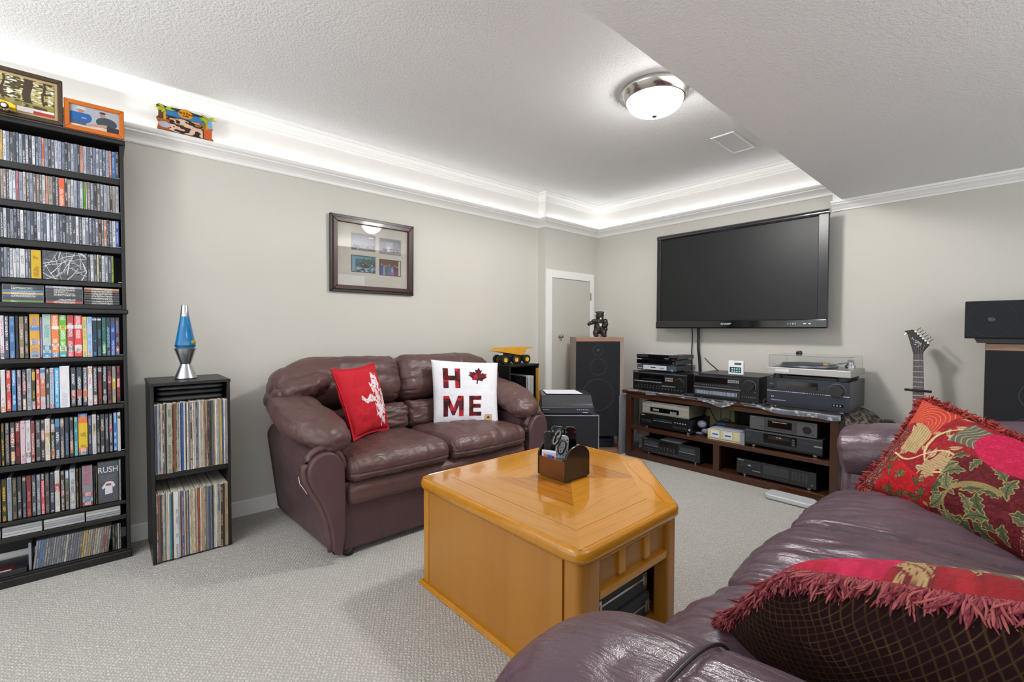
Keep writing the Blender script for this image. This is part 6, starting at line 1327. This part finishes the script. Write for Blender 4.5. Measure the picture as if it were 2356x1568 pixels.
# bear figurine
x, y = lod(.752, 3.90)
BR = thing('bear_figurine', 'dark bronze standing bear figurine with a white cup, on the corner speaker', 'figurine', (x, y, .986), -YAW)
def blob(mb, c, r, n=10):
    V = []; F = []
    bm = bmesh.new(); bmesh.ops.create_icosphere(bm, subdivisions=2, radius=1)
    V = [(v.co.x*r[0]+c[0], v.co.y*r[1]+c[1], v.co.z*r[2]+c[2]) for v in bm.verts]; F = [[v.index for v in f.verts] for f in bm.faces]; bm.free(); mb.add(V, F)
mb = MB(); k = 1.0
for c, r in (((0, 0, .085), (.052, .042, .062)), ((0, -.002, .135), (.044, .036, .040)), ((0, -.006, .182), (.037, .034, .034)), ((0, -.034, .172), (.018, .018, .014)), ((-.034, -.010, .038), (.026, .034, .040)), ((.034, -.010, .038), (.026, .034, .040)), ((-.034, -.034, .012), (.024, .034, .013)), ((.034, -.034, .012), (.024, .034, .013)),
             ((-.050, -.012, .138), (.026, .018, .018)), ((-.074, -.026, .122), (.030, .016, .016)), ((-.096, -.034, .112), (.016, .016, .016)), ((.048, -.006, .135), (.022, .020, .026)), ((.054, -.018, .110), (.018, .020, .026)), ((.036, -.038, .098), (.026, .014, .013)), ((-.028, 0, .210), (.012, .008, .012)), ((.028, 0, .210), (.012, .008, .012)), ((.05, .0, .07), (.02, .03, .03))): blob(mb, c, r)
o = mb.build('body', M('2a241f', .35, .3, var=.35, vs=40, name='dark_bronze'), BR, smooth=True); rm = o.modifiers.new('remesh', 'REMESH'); rm.mode = 'VOXEL'; rm.voxel_size = .004; rm.use_smooth_shade = True
MB().lathe([(.036, .196), (.040, .202), (.036, .214), (.024, .221), (0, .223)], (0, -.002, 0), 24).build('cap', M('2c2822', .5), BR, smooth=True)
IV = M('d8d4c8', .4)
for s in (-1, 1): MB().tube([(s*.030, -.018, .196), (s*.044, -.020, .204), (s*.052, -.018, .196)], [.005, .005, .002], 8).build('white_tuft', IV, BR, smooth=True)
MB().lathe([(0, .001), (.009, 0), (.010, .008), (.015, .022), (.0, .021)], (-.001, -.052, .094), 20).build('white_cup', IV, BR, auto=True); MB().lathe([(0, -.008), (.008, -.006), (.008, .006), (0, .008)], (.0, -.050, .158), 14).build('muzzle_patch', IV, BR, smooth=True)
MB().lathe([(.006, 0), (.008, .010), (.004, .022), (0, .024)], (0, -.050, .004), 12).build('red_mark', M('8c4038', .5), BR, smooth=True)
T = thing('doily', 'small white paper doily under the bear figurine', 'doily', (x, y, .9855), -YAW); MB().lathe([(0, .0008), (.075, .0008), (.082, .0014), (.082, 0), (0, 0)], n=28).build('doily', M('d8d4cc', .8), T)

# ================================================================ GUITAR
GT = thing('electric_guitar', 'electric guitar with pointed black headstock standing behind the sofa by the right wall', 'guitar', (3.36, .37, .02))
gb = Vector((3.36, .352, .10)); gt = Vector((3.475, .383, .915)); ax = (gt-gb).normalized(); sd = Vector((0, -1, 0)); sd = (sd-ax*sd.dot(ax)).normalized(); fr_ = sd.cross(ax).normalized()   # fr_ faces the room
if fr_.x > 0: fr_ = -fr_
G4 = lambda s, t, f: tuple(gt+sd*s+ax*t+fr_*f)
def gprism(pts, f0, f1, name, mat, bev=0, par=GT):
    n = len(pts); V = [G4(a, b_, f0) for a, b_ in pts]+[G4(a, b_, f1) for a, b_ in pts]
    F = [tuple(range(n)), tuple(range(2*n-1, n-1, -1))]+[(i, (i+1) % n, (i+1) % n+n, i+n) for i in range(n)]
    return MB().add(V, F).build(name, mat, par, bevel=bev, world=True)
GB = M('0a0a0b', .45, var=0)
gprism([(-.021, 0), (-.024, .02), (-.045, .115), (-.052, .128), (-.060, .134), (-.042, .138), (-.022, .142), (-.014, .134), (.050, .052), (.034, .030), (.023, .012), (.021, 0)], -.006, .008, 'headstock', GB, .0015)
gprism([(-.021, 0), (.021, 0), (.027, -.50), (-.027, -.50)], -.016, .001, 'neck', M('3a2418', .4), .004)
gprism([(-.0215, 0), (.0215, 0), (.027, -.50), (-.027, -.50)], .001, .006, 'fretboard', M('57474a', .4, var=.15))
mb = MB(); t = 0
for i in range(1, 16):
    t = .64*(1-2**(-i/12)); 
    w_ = .0215+(.027-.0215)*t/.5; c0 = [G4(-w_, -t, .006), G4(w_, -t, .006), G4(w_, -t, .0072), G4(-w_, -t, .0072), G4(-w_, -t-.0022, .006), G4(w_, -t-.0022, .006), G4(w_, -t-.0022, .0072), G4(-w_, -t-.0022, .0072)]
    mb.add(c0, [(0, 1, 2, 3), (4, 5, 6, 7), (0, 4, 5, 1), (1, 5, 6, 2), (2, 6, 7, 3), (3, 7, 4, 0)])
mb.build('fret', M('b8b4b0', .3, .8, var=0), GT, world=True)
mb = MB()
for tt in (.085, .155, .235, .30): mb.lathe([(0, 0), (.004, 0), (.004, .0008), (0, .0008)], (0, 0, 0), 12)
for k in range(6):
    s0 = -.016+.0064*k; hx_, hz_ = (-.036+.013*k, .112-.012*k); MB().tube([G4(hx_, hz_, .010), G4(s0, .002, .009), G4(s0*1.4, -.50, .010)], .0007, 5).build('string', M('a8a8a8', .3, .9, var=0), GT, world=True)
    tx = -.010+.0105*k; tz_ = .128-.0135*k
    MB().tube([G4(tx, tz_, .008), G4(tx, tz_, .013)], .0038, 10).build('tuning_post', CHR, GT, world=True)
    MB().tube([G4(tx+.006, tz_+.008, .0), G4(tx+.014, tz_+.018, .0), G4(tx+.016, tz_+.021, 0), G4(tx+.020, tz_+.026, 0)], [.002, .0025, .0055, .005], 8).build('tuning_peg', CHR, GT, smooth=True, world=True)
MB().tube([G4(-.050, .122, 0), G4(-.060, .112, 0)], .004, 8).build('end_peg', CHR, GT, world=True)
rs = random.Random(3); mb = MB()
for i in range(16):
    a = rs.uniform(.1, .9); bx = -.034+.05*a+rs.uniform(-.008, .008); bz = .105-.07*a+rs.uniform(-.01, .01); s = rs.uniform(.003, .006)
    V = [G4(bx-s, bz, .0082), G4(bx, bz-s*.6, .0082), G4(bx+s, bz+s*.3, .0082), G4(bx, bz+s, .0082)]; V += [tuple(Vector(q)+fr_*.0006) for q in V]; mb.add(V, [(0, 1, 2, 3), (4, 5, 6, 7), (0, 4, 5, 1), (1, 5, 6, 2), (2, 6, 7, 3), (3, 7, 4, 0)])
mb.build('headstock_decoration', M('b0b0b4', .4), GT, world=True)
gprism([(-.03, -.42), (.03, -.42), (.06, -.46), (.13, -.44), (.15, -.50), (.10, -.58), (.12, -.66), (.17, -.76), (.10, -.83), (0, -.80), (-.10, -.83), (-.16, -.76), (-.11, -.66), (-.10, -.58), (-.15, -.48), (-.12, -.44), (-.06, -.46)], -.028, .0, 'body', GB, .006)
GS = thing('guitar_stand', 'black guitar stand with padded yoke around the guitar neck', 'stand', (3.44, .35, 0))
yk = -.21
cc = Vector(G4(0, yk, 0))
MB().tube([G4(-.052, yk+.002, .012), G4(-.045, yk+.003, .018), G4(-.02, yk, -.024), G4(0, yk, -.026), G4(.02, yk, -.024), G4(.045, yk-.003, .018), G4(.052, yk-.004, .012)], .007, 10).build('padded_yoke', M('1a1a1c', .8), GS, smooth=True, world=True)
MB().tube([G4(-.058, yk+.003, .018), G4(.058, yk-.003, .018)], .0065, 12).build('strap_bar', M('1a1a1c', .7), GS, smooth=True, world=True)
MB().tube([G4(0, yk, -.03), (3.50, .36, .35), (3.50, .36, .10)], .009, 10).build('pole', FK, GS, smooth=True, world=True)
for q in ((3.30, .20, .012), (3.30, .50, .012), (3.60, .36, .012)): MB().tube([(3.50, .36, .12), q], .008, 8).build('leg', FK, GS, smooth=True, world=True)
T = thing('spray_bottle', 'small blue bottle with black top behind the sofa near the console', 'bottle', (3.36, .50, 0))
MB().lathe([(.0, 0), (.030, 0), (.032, .01), (.032, .43), (.022, .485), (.010, .505), (.010, .51)], n=24).build('bottle', M('1c5cc0', .15, var=.05), T, auto=True)
MB().box(-.012, .014, -.030, .012, .508, .535).box(-.006, .006, -.042, -.028, .500, .526).build('trigger_head', FK, T, bevel=.003)

# ================================================================ REMOTE HOLDER
HM = M('1c120d', .25, var=.15, coat=.3, name='dark_walnut_side'); HW = oak('holder_walnut', '6a3c18', '2c1408', PI/2, .8, .3, 1, .2)
RH = thing('remote_holder', 'dark wooden remote holder with arched ends on the coffee table', 'holder', (1.40, 1.25, .4505), .0)
hx0, hx1, hy0, hy1, hz = 1.328, 1.474, 1.166, 1.322, .4505
arch = [(hx0, hz+.004), (hx1, hz+.004), (hx1, hz+.085)]+[((hx0+hx1)/2+.073*math.cos(a), hz+.085+.052*math.sin(a)) for a in np.linspace(.12, PI-.12, 16)]+[(hx0, hz+.085)]
for yy in (hy0, hy1-.009): MB().prism(arch, yy, yy+.009, 'y').build('end_panel', HM, RH, bevel=.002, world=True)
for xx in (hx0+.001, hx1-.009): MB().box(xx, xx+.008, hy0+.009, hy1-.009, hz+.002, hz+.080).build('side_wall', HW, RH, bevel=.001, world=True)
for yy in (1.215, 1.265): MB().box(hx0+.009, hx1-.009, yy, yy+.004, hz+.008, hz+.070).build('partition', HM, RH, world=True)
MB().box(hx0+.005, hx1-.005, hy0+.008, hy1-.008, hz, hz+.008).build('base', HM, RH, world=True)
def remote(label, x, y, z, w_, l, t, mat, bm_, rx, ry, rz, nx=4, ny=9):
    T = thing('remote_control', label, 'remote control', (x, y, z)); T.rotation_euler = (rx, ry, rz)
    MB().prism(rounded([(-w_/2, 0), (w_/2, 0), (w_/2, l), (-w_/2, l)], w_*.3), -t/2, t/2, 'y').build('body', mat, T, bevel=.003, seg=2, auto=True)
    mb = MB()
    for i in range(nx):
        for j in range(ny):
            if rc.random() < .85: mb.lathe([(0, -t/2-.0015), (w_*.07, -t/2-.001), (w_*.085, -t/2+.001)], (-w_*.36+w_*.72*i/(nx-1), 0, l*.10+l*.78*j/(ny-1)), 8, 'y')
    mb.build('buttons', bm_, T); return T
GY = M('8c9094', .35, .2, var=.05)
remote('grey button-covered remote control in the holder, facing the loveseat', 1.372, 1.236, hz+.012, .052, .155, .018, GY, M('4a4c52', .5), -.18, .08, -.75)
remote('black remote control with white marks standing behind the grey one', 1.405, 1.290, hz+.012, .056, .180, .018, FK, MKW, -.10, .05, -.72, 3, 4)
remote('tall black glossy remote control at the right rear of the holder', 1.448, 1.243, hz+.012, .048, .180, .022, GLB, MKD, -.05, -.02, -.72, 2, 3)
remote('long black remote control at the left of the holder', 1.368, 1.302, hz+.012, .034, .165, .020, M('100f0f', .4), M('3a3430', .5), .0, .0, -.75, 2, 8)
T = thing('scissors', 'scissors with grey and black handles standing in the remote holder', 'scissors', (1.352, 1.262, hz+.012)); T.rotation_euler = (.0, .16, -.75)
MB().prism([(-.006, 0), (.006, 0), (.009, .07), (-.009, .07)], -.002, .002, 'y').build('blades', SIL, T)
def loop(cx, cz, a, b_, tilt):
    P_ = []
    for k in range(25):
        t = 2*PI*k/24; x_, z_ = a*math.cos(t), b_*math.sin(t); P_.append((cx+x_*math.cos(tilt)-z_*math.sin(tilt), 0, cz+x_*math.sin(tilt)+z_*math.cos(tilt)))
    return P_
MB().tube(loop(-.006, .150, .013, .034, -.25), .0055, 8).build('handle', M('15151a', .4), T, smooth=True); MB().tube(loop(.022, .112, .012, .026, -.15), .0055, 8).build('handle', M('15151a', .4), T, smooth=True)
for cx_, cz_, a, b_, tl in ((-.006, .150, .0095, .030, -.25), (.022, .112, .0085, .022, -.15)):
    P_ = loop(cx_, cz_, a, b_, tl)
    MB().tube([(x_, -.003, z_) for x_, _, z_ in P_], .003, 8).build('grip_lining', M('8c8c88', .5), T, smooth=True)
T = thing('photo_card', 'small colourful photo card leaning at the left front of the remote holder', 'card', (1.343, 1.275, hz+.03)); T.rotation_euler = (-.10, 0, -1.15)
MB().box(-.030, .030, -.0008, .0008, 0, .075).build('card', M('d0d0d8', .4), T)
def cardf(u, v):
    c = np.ones(u.shape+(3,))*np.array(lin('b8b4c4')); c[(np.abs(u-.55) < .18) & (v < .78)] = lin('1c5cc0'); c[(np.abs(u-.22) < .11) & (v < .82)] = lin('c86428'); c[np.hypot(u-.82, v-.62) < .13] = lin('a03050'); c[v > .92] = lin('e0e0e8'); return c
picture('card_photo', T, -.028, .028, .003, .072, -.0012, cardf, (60, 60))
for nm, c in (('drop', 0),): pass
